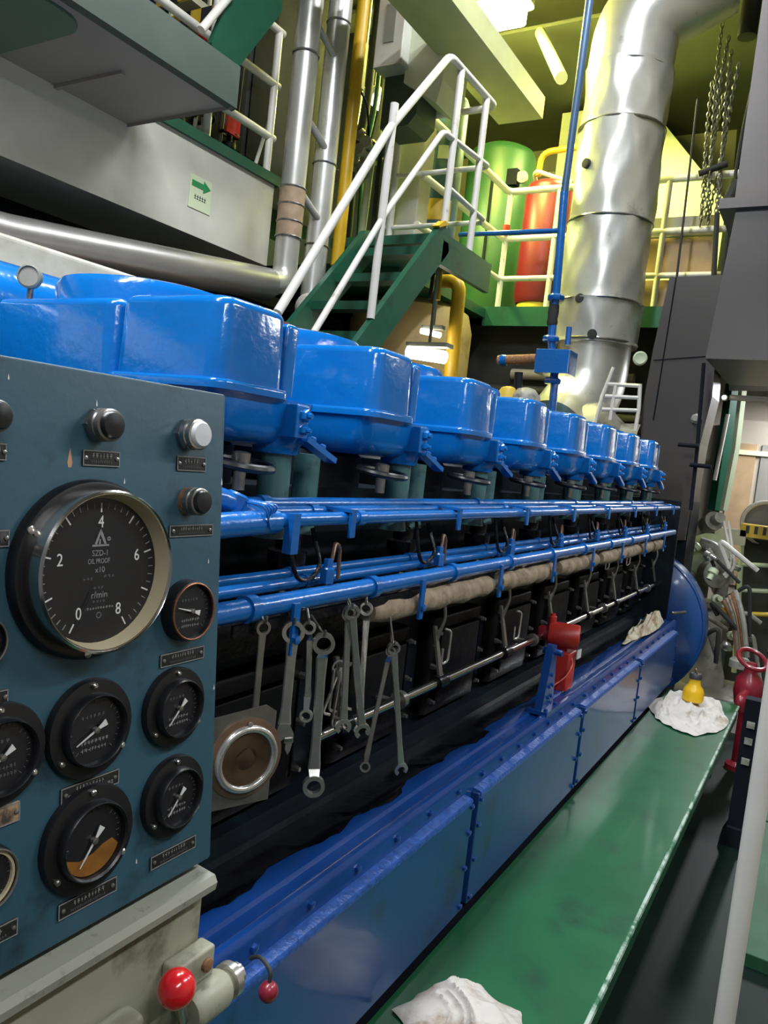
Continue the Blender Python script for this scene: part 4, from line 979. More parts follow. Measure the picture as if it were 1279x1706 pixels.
# silver vertical pipes with elbow and lagged horizontal pipe
def seam_rings(t, c, r, zs, m):
    for z_ in zs: MB().torus((c[0], c[1], z_), (0, 0, 1), r, .006, 24, 6).build('seam', m, t)
vp_ = thing('exhaust_pipe', 'silver lagged vertical pipe with rusty band and bend at its foot', 'pipe', (-3.05, 3.80, 2.6))
MB().tube(bend([(-3.05, 3.54, 2.62), (-3.05, 3.74, 2.66), (-3.05, 3.74, 6.1)], .16, 8), .074, 22).build('tube', 'lag_white', vp_)
MB().cyl((-3.05, 3.74, 2.93), (-3.05, 3.74, 3.22), .079, n=22).build('rust_band', 'lag_rust', vp_)
seam_rings(vp_, (-3.05, 3.74), .078, (2.93, 3.02, 3.12, 3.22, 4.0), 'dark_steel')
vp2 = thing('exhaust_pipe', 'dented shiny silver pipe standing between rusty banded pipe and yellow pipe', 'pipe', (-3.02, 4.10, 2.4))
MB().tube(bend([(-3.0, 3.85, 2.42), (-3.02, 3.99, 2.46), (-3.02, 3.99, 6.1)], .15, 8), .072, 22).build('tube', 'lag_silver', vp2)
seam_rings(vp2, (-3.02, 3.99), .073, (2.95, 3.45, 4.3), 'dark_steel')
for z_ in (3.12, 3.55, 4.1):
    MB().tube([(-3.02, 3.80, z_ + .08), (-2.99, 3.96, z_ - .03)], .022, 10).build('stay', 'lag_white', vp2)
MB().ball((-3.0, 3.97, 2.55), .095, 14, 10, (1, 1.2, 1.1)).build('torn_lagging', 'rag_white', vp2)
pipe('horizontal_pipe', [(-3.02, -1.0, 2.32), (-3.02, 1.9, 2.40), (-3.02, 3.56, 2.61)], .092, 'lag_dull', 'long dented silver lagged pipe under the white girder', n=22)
pipe('brown_pipe', [(-2.85, -1.0, 2.26), (-2.85, 3.55, 2.36)], .03, 'dark_red', 'thin dark red pipe under the long silver lagged pipe', n=10)
tag(MB().rbox(-2.75, -2.46, -1.2, 3.2, 2.05, 2.285, .02, .02).build('casing_strip', 'hull_white', smooth=0), 'off white casing strip behind the blue air manifold', 'casing')
pipe('yellow_pipe', [(-3.05, 4.27, 2.9), (-3.05, 4.27, 6.1)], .042, 'yellow_paint', 'vertical yellow pipe standing beside the silver pipes', n=14)

# ================================================================== STAIRS
SX0, SX1 = -2.90, -2.35
st = thing('stair', 'steep green steel stair with white handrails behind the engine', 'stairs', (-2.62, 3.4, 2.0))
for x_ in (SX0, SX1):
    MB().prism([(2.55, 1.25), (2.68, 1.18), (4.47, 3.02), (4.42, 3.17), (4.32, 3.14)], (x_ - .02, 0, 0), V((0, 1, 0)), V((0, 0, 1)), (.04, 0, 0)).build('stringer', 'deck_green', st, smooth=0)
    if x_ == SX1: MB().prism([(4.30, 3.125), (4.42, 3.18), (4.36, 3.185), (4.28, 3.13)], (x_ - .022, 0, 0), V((0, 1, 0)), V((0, 0, 1)), (.05, 0, 0)).build('yellow_corner', 'yellow_paint', st, smooth=0)
for k in range(9):
    z_ = 3.0 - .215 * k; y_ = 4.36 - .209 * k
    MB().bb(SX0 + .02, SX1 - .02, y_ - .12, y_ + .10, z_ - .025, z_).bb(SX0 + .02, SX1 - .02, y_ - .125, y_ - .115, z_ - .05, z_).build('tread', 'deck_green', st, smooth=0)
hr = [PX(470, 510, SX1), PX(745, 98, SX1)]
dirn = V((SX1, 4.22, 4.10)) - V((SX1, 2.70, 2.33)); 
up0 = V((SX1, 2.72, 2.16)); 
rails = thing('stair_railing', 'white pipe handrail of the green stair and its landing', 'railing', (SX1, 3.66, 2.43))
YE = 4.96
MB().tube(bend([PX(462, 521, SX1), PX(650, 212, SX1), PX(745, 98, SX1) + V((0, .03, .035)), V((SX1, YE, 4.135)), V((-3.14, YE, 4.135))], .07), .023, 14).build('handrail', 'rail_white', rails)
MB().tube(bend([PX(515, 566, SX1), PX(640, 358, SX1), PX(735, 222, SX1) + V((0, .02, .02)), V((SX1, YE, 3.735)), V((-3.14, YE, 3.735))], .05), .018, 12).build('mid_rail', 'rail_white', rails)
MB().tube([V((SX1, YE, 3.36)), V((-3.14, YE, 3.36))], .018, 12).build('low_rail', 'rail_white', rails)
MB().tube([V((SX1, 4.42, 3.40)), V((SX1, YE, 3.38))], .018, 12).build('low_rail', 'rail_white', rails)
MB().tube([PX(617, 531, SX1), V((SX1, 3.675, 3.60))], .023, 14).build('post', 'rail_white', rails)
MB().tube([V((SX1, 4.40, 3.15)), V((SX1, 4.40, 4.12))], .023, 14).build('post', 'rail_white', rails)
MB().tube([V((SX1, 4.80, 3.12)), V((SX1, 4.80, 4.12))], .023, 14).build('post', 'rail_white', rails)
MB().tube([V((-3.10, YE, 3.12)), V((-3.10, YE, 4.18))], .026, 14).build('post', 'rail_white', rails)
# landing and deck
struct(MB().bb(-3.2, -2.33, 4.38, 5.15, 3.06, DZ).bb(-2.37, -2.33, 4.38, 5.15, 2.92, 3.07).build('trim_landing', 'deck_green', smooth=0))
struct(MB().bb(-6.4, -2.95, 4.9, 10.5, 3.02, 3.10).bb(-6.4, 0.6, 6.55, 10.5, 3.02, 3.10).bb(-2.97, 0.6, 6.50, 6.56, 2.95, 3.12).build('trim_upper_deck', 'deck_green', smooth=0))
struct(MB().bb(-6.4, -1.25, 6.75, 7.0, 0.0, 3.0).build('wall_lower_aft', 'hull_dark', smooth=0))
# deck railing
dr_ = thing('deck_railing', 'white pipe railing along the upper deck edge behind the silver exhaust', 'railing', (-2.0, 6.6, 3.1))
for z_, r_ in ((4.165, .03), (3.745, .028), (3.39, .025)):
    MB().tube(bend([(-2.9, 5.0, z_), (-2.9, 6.6, z_), (-0.98, 6.6, z_)], .06), r_, 12).build('rail', 'rail_white', dr_)
for x_ in (-2.88, -2.42, -1.50):
    MB().tube([(x_, 6.6, 3.10), (x_, 6.6, 4.165)], r_, 12).build('post', 'rail_white', dr_)
MB().tube([(-2.875, 6.57, 3.78), (-2.872, 6.57, 3.86)], .032, 12).build('red_mark', 'red_paint', dr_)

# ================================================================== UPPER DECK THINGS
def tank(name, label, c, r, z0, z1, m, n=32, dome=.35):
    t = thing(name, label, 'tank', (c[0], c[1], z0)); h = r * dome
    MB().lathe((c[0], c[1], z0), (0, 0, 1), [(r * .5, 0), (r * .9, h * .3), (r, h), (r, z1 - z0 - h), (r * .92, z1 - z0 - h * .45), (r * .7, z1 - z0 - h * .12), (r * .3, z1 - z0)], n).build('shell', m, t)
    return t
gt = tank('air_receiver', 'large bright green upright air receiver behind the stair landing', (-3.50, 7.7), .36, 3.1, 5.03, 'tank_green')
MB().tube([(-3.42, 7.33, 3.5), (-3.42, 7.33, 4.65)], .015, 8).build('gauge_tube', 'hull_black', gt)
MB().lathe((-3.15, 7.45, 4.62), (.3, -1, 0), [(.06, -.02), (.06, .02), (.05, .022)], 18).build('dial', 'machine_grey', gt)
MB().box((-3.26, 7.45, 4.62), (.14, .1, .16)).build('valve_block', 'hull_black', gt)
x_ = -2.74
e = tank('gas_cylinder', 'wide red pressure cylinder standing behind the white deck railing', (x_, 7.2), .225, 3.26, 4.44, 'red_tank')
MB().lathe((x_, 7.2, 4.42), (0, 0, 1), [(.07, 0), (.07, .05), (.03, .06), (.03, .12)], 14).build('valve', 'hull_dark', e)
MB().lathe((x_, 7.2, 3.10), (0, 0, 1), [(.19, 0), (.19, .20)], 24).build('foot_ring', 'hazard_yellow', e)
pipe('yellow_hose', [(-2.86, 7.15, 4.50), (-2.85, 7.15, 4.72), (-2.35, 7.15, 4.74), (-2.33, 7.15, 4.3)], .028, 'yellow_paint', 'yellow bent pipe above the red cylinder', r_bend=.1)
pipe('yellow_hose', [(-2.92, 7.3, 4.45), (-2.90, 7.12, 4.55), (-2.62, 7.12, 4.44), (-2.5, 7.12, 4.4)], .02, 'lime_panel', 'pale lower pipe crossing over the red cylinder top', r_bend=.08)
bb_ = tank('water_bottle', 'dark blue upright bottle with yellow label behind the stair rails', (-3.00, 5.50), .15, 3.12, 4.52, 'bottle_blue')
MB().ring((-3.00, 5.50, 3.62), (0, 0, 1), (.35, -1, 0), .154, .146, .16, 16, -.7, .8).build('label', 'hazard_yellow', bb_)
MB().ring((-3.00, 5.50, 4.05), (0, 0, 1), (.35, -1, 0), .154, .146, .10, 8, -.2, .4).build('label', 'lime_panel', bb_)
# tall white post beside cabinet
tag(MB().rbox(-3.26, -2.99, 5.14, 5.32, 3.12, 4.32, .01, .005).build('locker', 'hull_white', smooth=0), 'narrow off white locker beside the dark blue bottle on the landing', 'locker')
# electrical cabinet with gauge window
q0 = PY(660, 60, 4.65)
cb_ = thing('electric_cabinet', 'pale green electric cabinet with white cover plate above the stair', 'cabinet', (-2.8, 4.8, 4.2))
MB().prism([(-2.90, 4.68), (-2.90, 4.22), (-2.63, 4.05), (-2.60, 4.20), (-2.60, 5.4), (-2.90, 5.4)], (0, 4.62, 0), V((1, 0, 0)), V((0, 0, 1)), (0, .35, 0)).build('body', 'lime_panel', cb_, smooth=0)
MB().rbox(-3.10, -2.88, 4.52, 4.72, 4.30, 4.78, .01, .01).build('cover_plate', 'hull_white', cb_, smooth=0)
MB().bb(-3.03, -2.95, 4.512, 4.525, 4.45, 4.70).build('window', 'gasket_grey', cb_, smooth=0)
MB().prism([(-3.08, 4.32), (-2.80, 4.32), (-2.80, 4.02), (-2.86, 3.95), (-3.08, 3.95)], (0, 4.66, 0), V((1, 0, 0)), V((0, 0, 1)), (0, .28, 0)).build('cable_box', 'edge_greygreen', cb_, smooth=0)
# messy machinery of pipes between yellow pipe and stair
ms = thing('valve_cluster', 'cluster of grey valves and thin pipes behind the stair handrail', 'valves', (-3.4, 5.0, 3.4))
rnd = random.Random(9)
for q in range(9):
    p = V((-3.36 + rnd.uniform(-.15, .12), 4.95 + rnd.uniform(-.1, .15), 3.85 + rnd.uniform(-.15, .2)))
    MB().lathe(p, (rnd.uniform(-1, 1), rnd.uniform(-1, 0), rnd.uniform(-.5, 1)), [(.03, 0), (.055, .01), (.055, .05), (.03, .06), (.03, .12), (.045, .13), (.045, .16)], 12).build('valve_body', 'machine_grey', ms)
for q in range(7):
    x_ = -3.60 + q * .075; MB().tube(bend([(x_, 5.0 + .05 * (q % 3), 3.1), (x_ + .02, 5.0, 3.9), (x_ + .05, 5.05, 4.3), (x_ + .02, 5.1, 5.6)], .15), .018 + .012 * (q % 2), 10).build('riser', ('lime_panel', 'hull_dark', 'deck_green')[q % 3], ms)
MB().tube(bend([(-3.45, 4.85, 4.1), (-3.4, 4.8, 4.35), (-3.3, 4.8, 4.2), (-3.28, 4.85, 3.9)], .06), .008, 8).build('loop_cable', 'hull_black', ms)
tag(MB().rbox(-3.42, -3.33, 4.72, 4.78, 4.30, 4.62, .005, .005).build('switch_box', 'hull_white', smooth=0), 'small white switch box beside the yellow pipe', 'switch box')
# backdrop of upper deck
struct(MB().bb(-6.4, 3.0, 9.6, 9.7, 3.1, 6.2).build('wall_upper_aft', 'aft_wall', smooth=0))
struct(MB().bb(-6.45, -5.0, -2.0, 9.6, 3.36, 6.2).build('wall_upper_left', 'hull_black', smooth=0))

# lit box beam, ceiling beams, lime lamp
bm_ = MB().bb(-2.66, -2.30, 3.3, 5.70, 4.36, 4.52)
tag(bm_.build('overhead_duct', 'tray_lime_lit', smooth=0), 'flat cream cable tray box tinted with painted lime lamplight running overhead above the stair', 'duct')
for y_ in (5.0, 6.3, 7.6, 8.8):
    struct(MB().bb(-6.4, 3.0, y_, y_ + .12, 5.85, 6.2).bb(-6.4, 3.0, y_ - .08, y_ + .2, 5.82, 5.86).build('trim_ceiling_beam', 'ceiling_olive', smooth=0))
struct(MB().bb(-6.4, 3.0, 6.95, 9.6, 5.78, 5.81).build('trim_aft_ceiling', 'ceiling_olive', smooth=0))
lp_ = PY(808, 28, 5.9)
la = thing('bulkhead_lamp', 'glaring yellow green bulkhead lamp at the ceiling above the landing', 'lamp', (lp_.x, 5.9, lp_.z))
MB().rbox(lp_.x - .34, lp_.x + .30, 5.72, 6.10, lp_.z - .02, lp_.z + .12, .06, .05).build('diffuser', 'lamp_lime', la)
MB().rbox(lp_.x - .38, lp_.x + .34, 5.68, 6.14, lp_.z + .12, lp_.z + .22, .06, .02).build('housing', 'beam_cream', la)
MB().tube([(lp_.x - .38, 5.69, lp_.z + .02), (lp_.x + .34, 5.69, lp_.z + .02)], .015, 8).build('guard_bar', 'beam_cream', la)
MB().tube([(lp_.x, 5.9, lp_.z + .2), (lp_.x, 5.9, 6.2)], .02, 8).build('stem', 'beam_cream', la)
pipe('ceiling_pipe', [PY(935, 130, 6.0), PY(900, 55, 6.8)], .05, 'beam_cream', 'cream pipe slanting across ceiling near the glaring lamp', n=12)

# slanted lime plate, boards, chain on the aft deck
sl_ = thing('slanted_plate', 'large pale slanted steel casing behind the silver exhaust', 'casing', (-1.6, 8.6, 3.1))
MB().prism([(-3.2, 3.1), (-1.35, 3.1), (-1.35, 4.60), (-2.15, 5.55), (-2.4, 5.70), (-3.2, 5.70)], (0, 8.5, 0), V((1, 0, 0)), V((0, 0, 1)), (0, .5, 0)).build('plate', 'lime_panel', sl_, smooth=0)
for (z0, z1, m, lb, x1) in ((3.72, 3.88, 'hull_grey', 'long grey board leaning behind the upper deck railing', -1.12), (3.39, 3.71, 'wood', 'brown plywood board behind the upper deck railing', -1.10), (3.12, 3.37, 'wood', 'lower brown board at the foot of the deck railing', -1.2)):
    tag(MB().rbox(-1.62, x1, 6.66, 6.70, z0, z1, .004, .004).build('board', m, smooth=0), lb, 'board')
def chain_strand(b, x, y, z0, z1, k=0.045, w=0.018, ph=0.0, sway=0.02):
    z = z1; i = 0
    while z > z0:
        xx = x + sway * math.sin(z * 2.1 + ph); c = V((xx, y, z))
        pts_ = []
        for q in range(9):
            a_ = 2 * PI * q / 8; o_ = V((math.cos(a_) * w * .6, 0, math.sin(a_) * k * .62)) if i % 2 == 0 else V((0, math.cos(a_) * w * .6, math.sin(a_) * k * .62))
            pts_.append(c + o_)
        b.tube(pts_, .0055, 5, cap=False); z -= k * .86; i += 1
ch = thing('chain_hoist', 'bundle of grey hoist chains tied to the deck railing', 'chain', (-1.22, 6.5, 3.9))
for q, (dx, ph) in enumerate(((0, 0), (.05, 1.2), (.11, .4), (.15, 2.0), (-.03, .8), (.02, 2.8), (.07, 3.5))):
    b = MB(); chain_strand(b, -1.20 + dx * (.8 if q < 4 else 1), 6.46 + .02 * q, 3.78, 5.25 - .10 * q, ph=ph, sway=.035); b.build('chain', 'chain_grey', ch)
MB().tube([(-1.26, 6.47, 4.14), (-1.06, 6.47, 4.20)], .026, 10).build('tie', 'rope_dark', ch)
MB().tube([(-1.05, 6.5, 5.15), (-1.05, 6.5, 5.9)], .07, 12).build('hoist_body', 'rope_dark', ch)
hk = thing('rope_hook', 'dark rope and shackle hanging beside the grey duct', 'rope', (-0.98, 6.45, 3.2))
MB().tube(bend([(-0.90, 6.45, 5.3), (-0.95, 6.45, 4.8), (-0.99, 6.45, 4.3), (-0.98, 6.45, 3.2)], .3), .013, 8).build('rope', 'rope_dark', hk)
MB().tube([(-1.03, 6.45, 3.85), (-0.96, 6.45, 4.05)], .05, 10).build('block', 'rope_dark', hk)
MB().tube([(-1.08, 6.45, 3.82), (-1.03, 6.45, 3.2)], .02, 8).build('tail', 'rope_dark', hk)
pipe('rope', [PY(1162, 165, 6.3), PY(1127, 462, 6.3)], .009, 'rope_dark', 'single thin rope hanging in front of the boards', cat='rope', n=6)
pipe('bent_conduit', [PY(1120, 157, 9.55), PY(1238, 147, 9.55), PY(1225, 300, 9.55)], .03, 'hull_dark', 'dark conduit bent down along the aft wall', r_bend=.1, n=8)

# ================================================================== EXHAUST AND TURBO END
ex = thing('main_exhaust', 'big dented silver lagged exhaust trunk rising from the turbocharger', 'exhaust pipe', (-1.75, 5.95, 2.2))
EXC = (-1.77, 6.0)
def trunk(z0, z1, r0, r1, seed, name='lagging'):
    rnd = random.Random(seed); rings = []; n = 40; m = 16
    ph = [rnd.uniform(0, 6.28) for _ in range(6)]
    for i in range(m + 1):
        z = z0 + (z1 - z0) * i / m; r = r0 + (r1 - r0) * i / m; row = []
        if i in (0, m): r *= 1.012
        for j in range(n):
            th = 2 * PI * j / n
            d = .010 * math.sin(3 * th + z * 4 + ph[0]) * math.sin(z * 7 + ph[1]) + .006 * math.sin(7 * th + ph[2] + z * 9) + .004 * math.sin(11 * th - z * 15 + ph[3])
            row.append(V((EXC[0] + math.cos(th) * (r + d), EXC[1] + math.sin(th) * (r + d), z)))
        rings.append(row)
    return MB().loft(rings).build(name, 'lag_silver', ex)
trunk(2.70, 3.02, .315, .32, 1); trunk(3.02, 3.62, .32, .315, 2); trunk(3.62, 4.32, .315, .315, 3); trunk(4.32, 4.75, .312, .315, 4)
for z_ in (3.02, 3.62, 4.32, 2.72):
    MB().torus((EXC[0], EXC[1], z_), (0, 0, 1), .318, .009, 40, 6).build('band', 'dark_steel', ex)
MB().tube(bend([(EXC[0], EXC[1], 4.74), (EXC[0] + .02, EXC[1], 5.15), (EXC[0] + .55, EXC[1] + .1, 5.45)], .35, 8), .315, 36).build('elbow', 'lag_silver', ex)
MB().tube(bend([(EXC[0], EXC[1], 2.72), (EXC[0], EXC[1], 2.35), (EXC[0] - .1, 5.75, 2.05), (EXC[0] - .1, 5.5, 1.95)], .25, 8), .28, 32).build('lower_elbow', 'lag_silver', ex)
for (z_, an) in ((3.0, -100), (2.74, -78), (4.0, -118)):
    a_ = math.radians(an); MB().lathe((EXC[0] + math.cos(a_) * .315, EXC[1] + math.sin(a_) * .315, z_), (math.cos(a_), math.sin(a_), 0), [(.035, -.01), (.035, .02), (.02, .022)], 14).build('test_plug', 'hull_dark', ex)
# turbocharger below
tc_ = thing('turbocharger', 'grey turbocharger casing at the end of the engine', 'turbocharger', (-1.6, 5.7, 1.66))
MB().lathe((-1.85, 5.75, 1.95), (1, 0, 0), [(.15, 0), (.26, .05), (.30, .15), (.30, .30), (.22, .38), (.16, .45), (.16, .58)], 32).build('volute', 'machine_grey', tc_)
MB().lathe((-1.36, 5.80, 2.05), (.6, -1, .1), [(.06, 0), (.06, .05), (.05, .06)], 20).build('nozzle', 'machine_grey', tc_)
MB().bb(-1.9, -1.35, 5.5, 6.05, 1.62, 1.75).build('pedestal', 'hull_dark', tc_, smooth=0)
# guard frame beside the turbo
gf = thing('guard_frame', 'small pale tubular guard frame next to the turbocharger', 'frame', (-1.45, 5.45, 1.9))
G = lambda px, py: PY(px, py, 5.45)
for pl in ([G(990, 708), G(1003, 660), G(1022, 612)], [G(1058, 718), G(1064, 680), G(1066, 640)], [G(1012, 640), G(1068, 643)], [G(1008, 660), G(1066, 663)], [G(1003, 682), G(1064, 684)], [G(1016, 700), G(1026, 640)]):
    MB().tube(pl, .014, 8).build('bar', 'rail_white', gf)
dd = PY(1066, 597, 5.75)
ds = thing('round_cover', 'small pale green round cover on the dark casing', 'cover', dd - V((0, 0, .05)))
MB().lathe(dd, (.3, -1, 0), [(.05, -.02), (.05, .01), (.04, .016), (.03, .012)], 24).build('disc', 'sign_pale', ds)
# blue standpipe with junction box
bp2 = thing('blue_standpipe', 'blue vertical pipe with square junction box above the engine', 'pipe', (-1.80, 5.2, 1.95))
MB().tube(bend([PY(917, 705, 5.2), PY(924, 640, 5.2), PY(918, 565, 5.2) , PY(927, 480, 5.2), PY(940, 320, 5.2)], .03), .028, 14).build('tube', 'pipe_blue', bp2)
MB().tube([PY(940, 320, 5.2), PY(982, 0, 5.2), PY(990, -60, 5.2)], .026, 14).build('upper_tube', 'standpipe_blue', bp2)
jb = PY(925, 603, 5.15)
MB().rbox(jb.x - .12, jb.x + .12, jb.y - .08, jb.y + .10, jb.z - .085, jb.z + .075, .008, .006).build('junction_box', 'pipe_blue', bp2, smooth=0)
for (px, py) in ((920, 635), (926, 496), (917, 565)):
    q = PY(px, py, 5.2); MB().lathe(q - V((0, 0, .02)), (0, 0, 1), [(.055, 0), (.06, .01), (.06, .03), (.05, .04)], 8).build('union', 'pipe_blue', bp2)
q = PY(921, 525, 5.2); MB().lathe(q - V((0, 0, .07)), (0, 0, 1), [(.034, 0), (.038, .02), (.034, .05), (.038, .09), (.034, .14)], 14).build('hose_joint', 'hull_dark', bp2)
MB().tube([PY(945, 575, 5.2), PY(948, 545, 5.2)], .02, 10).build('stub', 'pipe_blue', bp2)
pipe('blue_branch', [PY(765, 391, 5.2), PY(936, 384, 5.2)], .018, 'pipe_blue', 'thin blue pipe branching level from the blue standpipe', n=10)
rpp = pipe('rusty_pipe', [PY(830, 600, 5.2), PY(893, 598, 5.2)], .035, 'rust', 'short rusty red pipe with blue end cap at the blue junction box', n=14)
MB().lathe(PY(838, 600, 5.2), V((-1, 0, 0)), [(.038, -.03), (.042, 0), (.038, .02), (.02, .03)], 16).build('end_cap', 'pipe_blue', rpp)
ys = PY(862, 655, 5.0)
yt = thing('air_filter', 'grey and yellow housing sticking up behind the fourth cylinder head', 'housing', (ys.x, 5.0, ys.z - .1))
MB().lathe((ys.x + .06, 5.0, ys.z - .12), (0, 0, 1), [(.10, 0), (.10, .10), (.06, .15), (.02, .16)], 20).build('body', 'machine_grey', yt)
MB().lathe((ys.x - .06, 4.98, ys.z - .12), (0, 0, 1), [(.09, 0), (.08, .10), (.05, .15), (.02, .16)], 20).build('yellow_body', 'hazard_yellow', yt)
MB().tube([(ys.x + .0, 5.0, ys.z), (ys.x - .01, 5.0, ys.z + .14)], .03, 10).build('neck', 'block_dark', yt)
# dark tapered duct and casing on right
dk = thing('sheet_duct', 'dark grey tapered sheet metal duct at the end of the engine', 'duct', (-1.0, 5.6, 1.5))
D0 = [PY(1115, 462, 5.55), PY(1203, 458, 5.55), PY(1186, 660, 5.55), PY(1166, 740, 5.55), PY(1140, 900, 5.55), PY(1080, 900, 5.55), PY(1066, 700, 5.55), PY(1088, 580, 5.55)]
MB().loft([D0, [p + V((.0, .35, 0)) for p in D0]]).build('shell', 'duct_grey', dk, smooth=0)
MB().tube([PY(1126, 462, 5.545), PY(1088, 700, 5.545)], .004, 6).build('seam', 'hull_black', dk)
MB().tube([PY(1088, 600, 5.545), PY(1196, 592, 5.545)], .003, 6).build('seam', 'hull_black', dk)
MB().bb(-1.30, -0.84, 5.60, 5.98, 0.0, 1.60).build('base', 'block_dark', dk, smooth=0)
cs = thing('grey_casing', 'large purple grey casing hanging from above at the right', 'casing', (-0.35, 5.2, 2.48))
MB().bb(-0.76, 1.2, 5.06, 6.18, 3.42, 5.80).build('upper_box', 'column_grey', cs, smooth=0)
MB().bb(-0.83, 1.2, 4.97, 6.2, 3.36, 3.42).build('ledge', 'column_grey', cs, smooth=0)
MB().prism([(-0.735, 3.36), (-0.79, 2.48), (1.2, 2.48), (1.2, 3.36)], (0, 5.0, 0), V((1, 0, 0)), V((0, 0, 1)), (0, 1.2, 0)).build('lower_box', 'casing_grey', cs, smooth=0)
# small conduit with clamps beside the duct, fluorescent far lamp
pipe('conduit', [PY(1172, 605, 5.35), PY(1160, 760, 5.35), PY(1150, 850, 5.35)], .012, 'hull_black', 'thin black conduit clipped to the duct side', cat='conduit', n=8)
for (px, py) in ((1148, 742), (1168, 776)):
    q = PY(px, py, 5.32); tag(MB().tube([q + V((-.07, 0, 0)), q + V((.06, 0, 0))], .014, 8).build('conduit_clip', 'hull_black'), 'black clip bar on the conduit beside the duct, %s' % ('upper' if py < 760 else 'lower'), 'clip')
tag(MB().lathe(PY(1160, 698, 5.55) , (0, -1, 0), [(.035, -.01), (.035, .02), (.02, .03), (.02, .05)], 8).build('conduit_fitting', 'machine_grey'), 'grey conduit fitting on the pale panel beside the duct', 'fitting')

# ================================================================== UNDER THE LANDING
tk_ = thing('tan_tank', 'round tan oil tank standing under the green landing', 'tank', (-3.42, 6.0, 1.4))
MB().lathe((-3.42, 6.0, 1.4), (0, 0, 1), [(.50, 0), (.54, .1), (.54, 1.42), (.50, 1.56), (.38, 1.63), (.05, 1.65)], 40).build('shell', 'tank_tan', tk_)
pipe('yellow_elbow_pipe', [PY(728, 468, 5.25), PY(766, 468, 5.25), PY(752, 610, 5.25), V((PY(752, 610, 5.25).x, 5.25, 0.0))], .052, 'yellow_paint', 'thick yellow pipe bent down in front of the tan tank', n=18, r_bend=.11)
pipe('yellow_strut', [PY(737, 395, 5.0), PY(729, 500, 5.0)], .02, 'yellow_paint', 'thin yellow strut hanging from the green landing', n=8)
tag(MB().tube([PY(722, 455, 5.0), PY(716, 498, 5.0)], .014, 8).build('hang_bar', 'hull_dark'), 'short dark bar hanging beside the yellow strut', 'bar')
for (px, py, y_, L_, w_, lb) in ((710, 592, 4.9, .30, .045, 'bright fluorescent lamp glaring above the third cylinder head'), (717, 556, 5.08, .16, .020, 'smaller lit lamp just above the glaring fluorescent lamp')):
    q = PY(px, py, y_); f = thing('fluorescent_lamp', lb, 'lamp', q)
    MB().tube([q + V((-L_ / 2, 0, .02)), q + V((L_ / 2, 0, -.01))], w_, 14).build('tube', 'lamp_warm', f)
    MB().box(q + V((0, .03, w_ + .03)), (L_ * 1.1, w_ * 2.4, .03)).build('housing', 'gasket_grey', f, smooth=0)
    MB().cyl(q + V((0, .03, w_ + .04)), (q.x, q.y + .03, 3.06), .012, n=8).build('stem', 'gasket_grey', f)
for q, (x_, z_) in enumerate(((-2.4, 2.4), (-2.2, 2.55), (-2.0, 2.2))):
    pipe('hull_pipe', [(x_ - .5, 6.70, z_), (x_ + .6, 6.70, z_)], .05, 'wall_beige' if q % 2 else 'hull_dark', 'dim pipe on the lower aft bulkhead under the deck', n=12, group='dim pipes under the upper deck')

# ================================================================== FAR RIGHT BACKGROUND
far = lambda px, py, y=9.0: PY(px, py, y)
struct(MB().bb(-2.0, 3.0, 9.4, 9.5, 0, 3.0).build('wall_aft_lower', 'wall_beige', smooth=0))
# door frame and cupboards on aft wall
fr = thing('door_frame', 'pale green tall door frame in the far bulkhead', 'door frame', far(1200, 860, 7.6))
a0, a1 = far(1238, 640, 7.6), far(1205, 850, 7.6)
MB().tube([a0, (a0 + a1) / 2 + V((.02, 0, 0)), a1], .035, 4).build('jamb', 'sign_pale', fr)
MB().tube([far(1222, 640, 7.7), far(1192, 850, 7.7)], .07, 4).build('jamb', 'deck_green', fr)
MB().tube([far(1212, 690, 7.5), far(1190, 800, 7.5)], .018, 8).build('white_tube', 'rail_white', fr)
MB().tube([far(1215, 640, 7.5), far(1300, 640, 7.5)], .06, 4).build('lintel', 'hull_grey', fr)
MB().tube([far(1215, 662, 7.4), far(1300, 668, 7.4)], .025, 8).build('lamp_rail', 'rail_white', fr)
sm = far(1206, 662, 7.35)
spk = thing('spot_lamp', 'tiny bright lamp on the rail of the far door frame', 'lamp', sm)
MB().ball(sm, .018, 12, 8).build('bulb', 'lamp_warm', spk); MB().lathe(sm + V((0, .01, .0)), (0, 1, 0), [(.03, 0), (.03, .04)], 12).build('holder', 'hull_dark', spk)
cu = thing('locker', 'tall beige locker with brown panels against the far wall', 'locker', far(1255, 900, 9.2))
l0, l1 = far(1222, 700, 9.2), far(1300, 880, 9.2)
MB().bb(l0.x, l1.x + .6, 9.1, 9.4, .5, l0.z).build('body', 'wall_beige', cu, smooth=0)
for q in range(3): MB().bb(l0.x + .05 + q * .28, l0.x + .28 + q * .28, 9.08, 9.1, .7, l0.z - .25).build('panel', 'hull_grey' if q == 1 else 'wood', cu, smooth=0)
MB().bb(l0.x - .02, l1.x + .6, 9.06, 9.1, far(1255, 756, 9.1).z - .02, far(1255, 756, 9.1).z + .03).build('rail', 'beam_cream', cu, smooth=0)
# fan / motor end ring
fc = far(1274, 872, 7.0)
fn = thing('motor', 'round grey motor end with white ring beyond the far ladder', 'motor', fc - V((0, 0, .25)))
MB().torus(fc, (.1, -1, 0), .17, .018, 40, 8).build('ring', 'rail_white', fn)
MB().lathe(fc + V((0, .02, 0)), (.1, -1, 0), [(.165, -.12), (.165, 0), (.03, .012), (.03, .02)], 32).build('end_plate', 'hull_grey', fn)
MB().bb(fc.x - .15, fc.x + .15, fc.y - .02, fc.y + .12, 0, fc.z - .14).build('foot', 'hull_dark', fn, smooth=0)
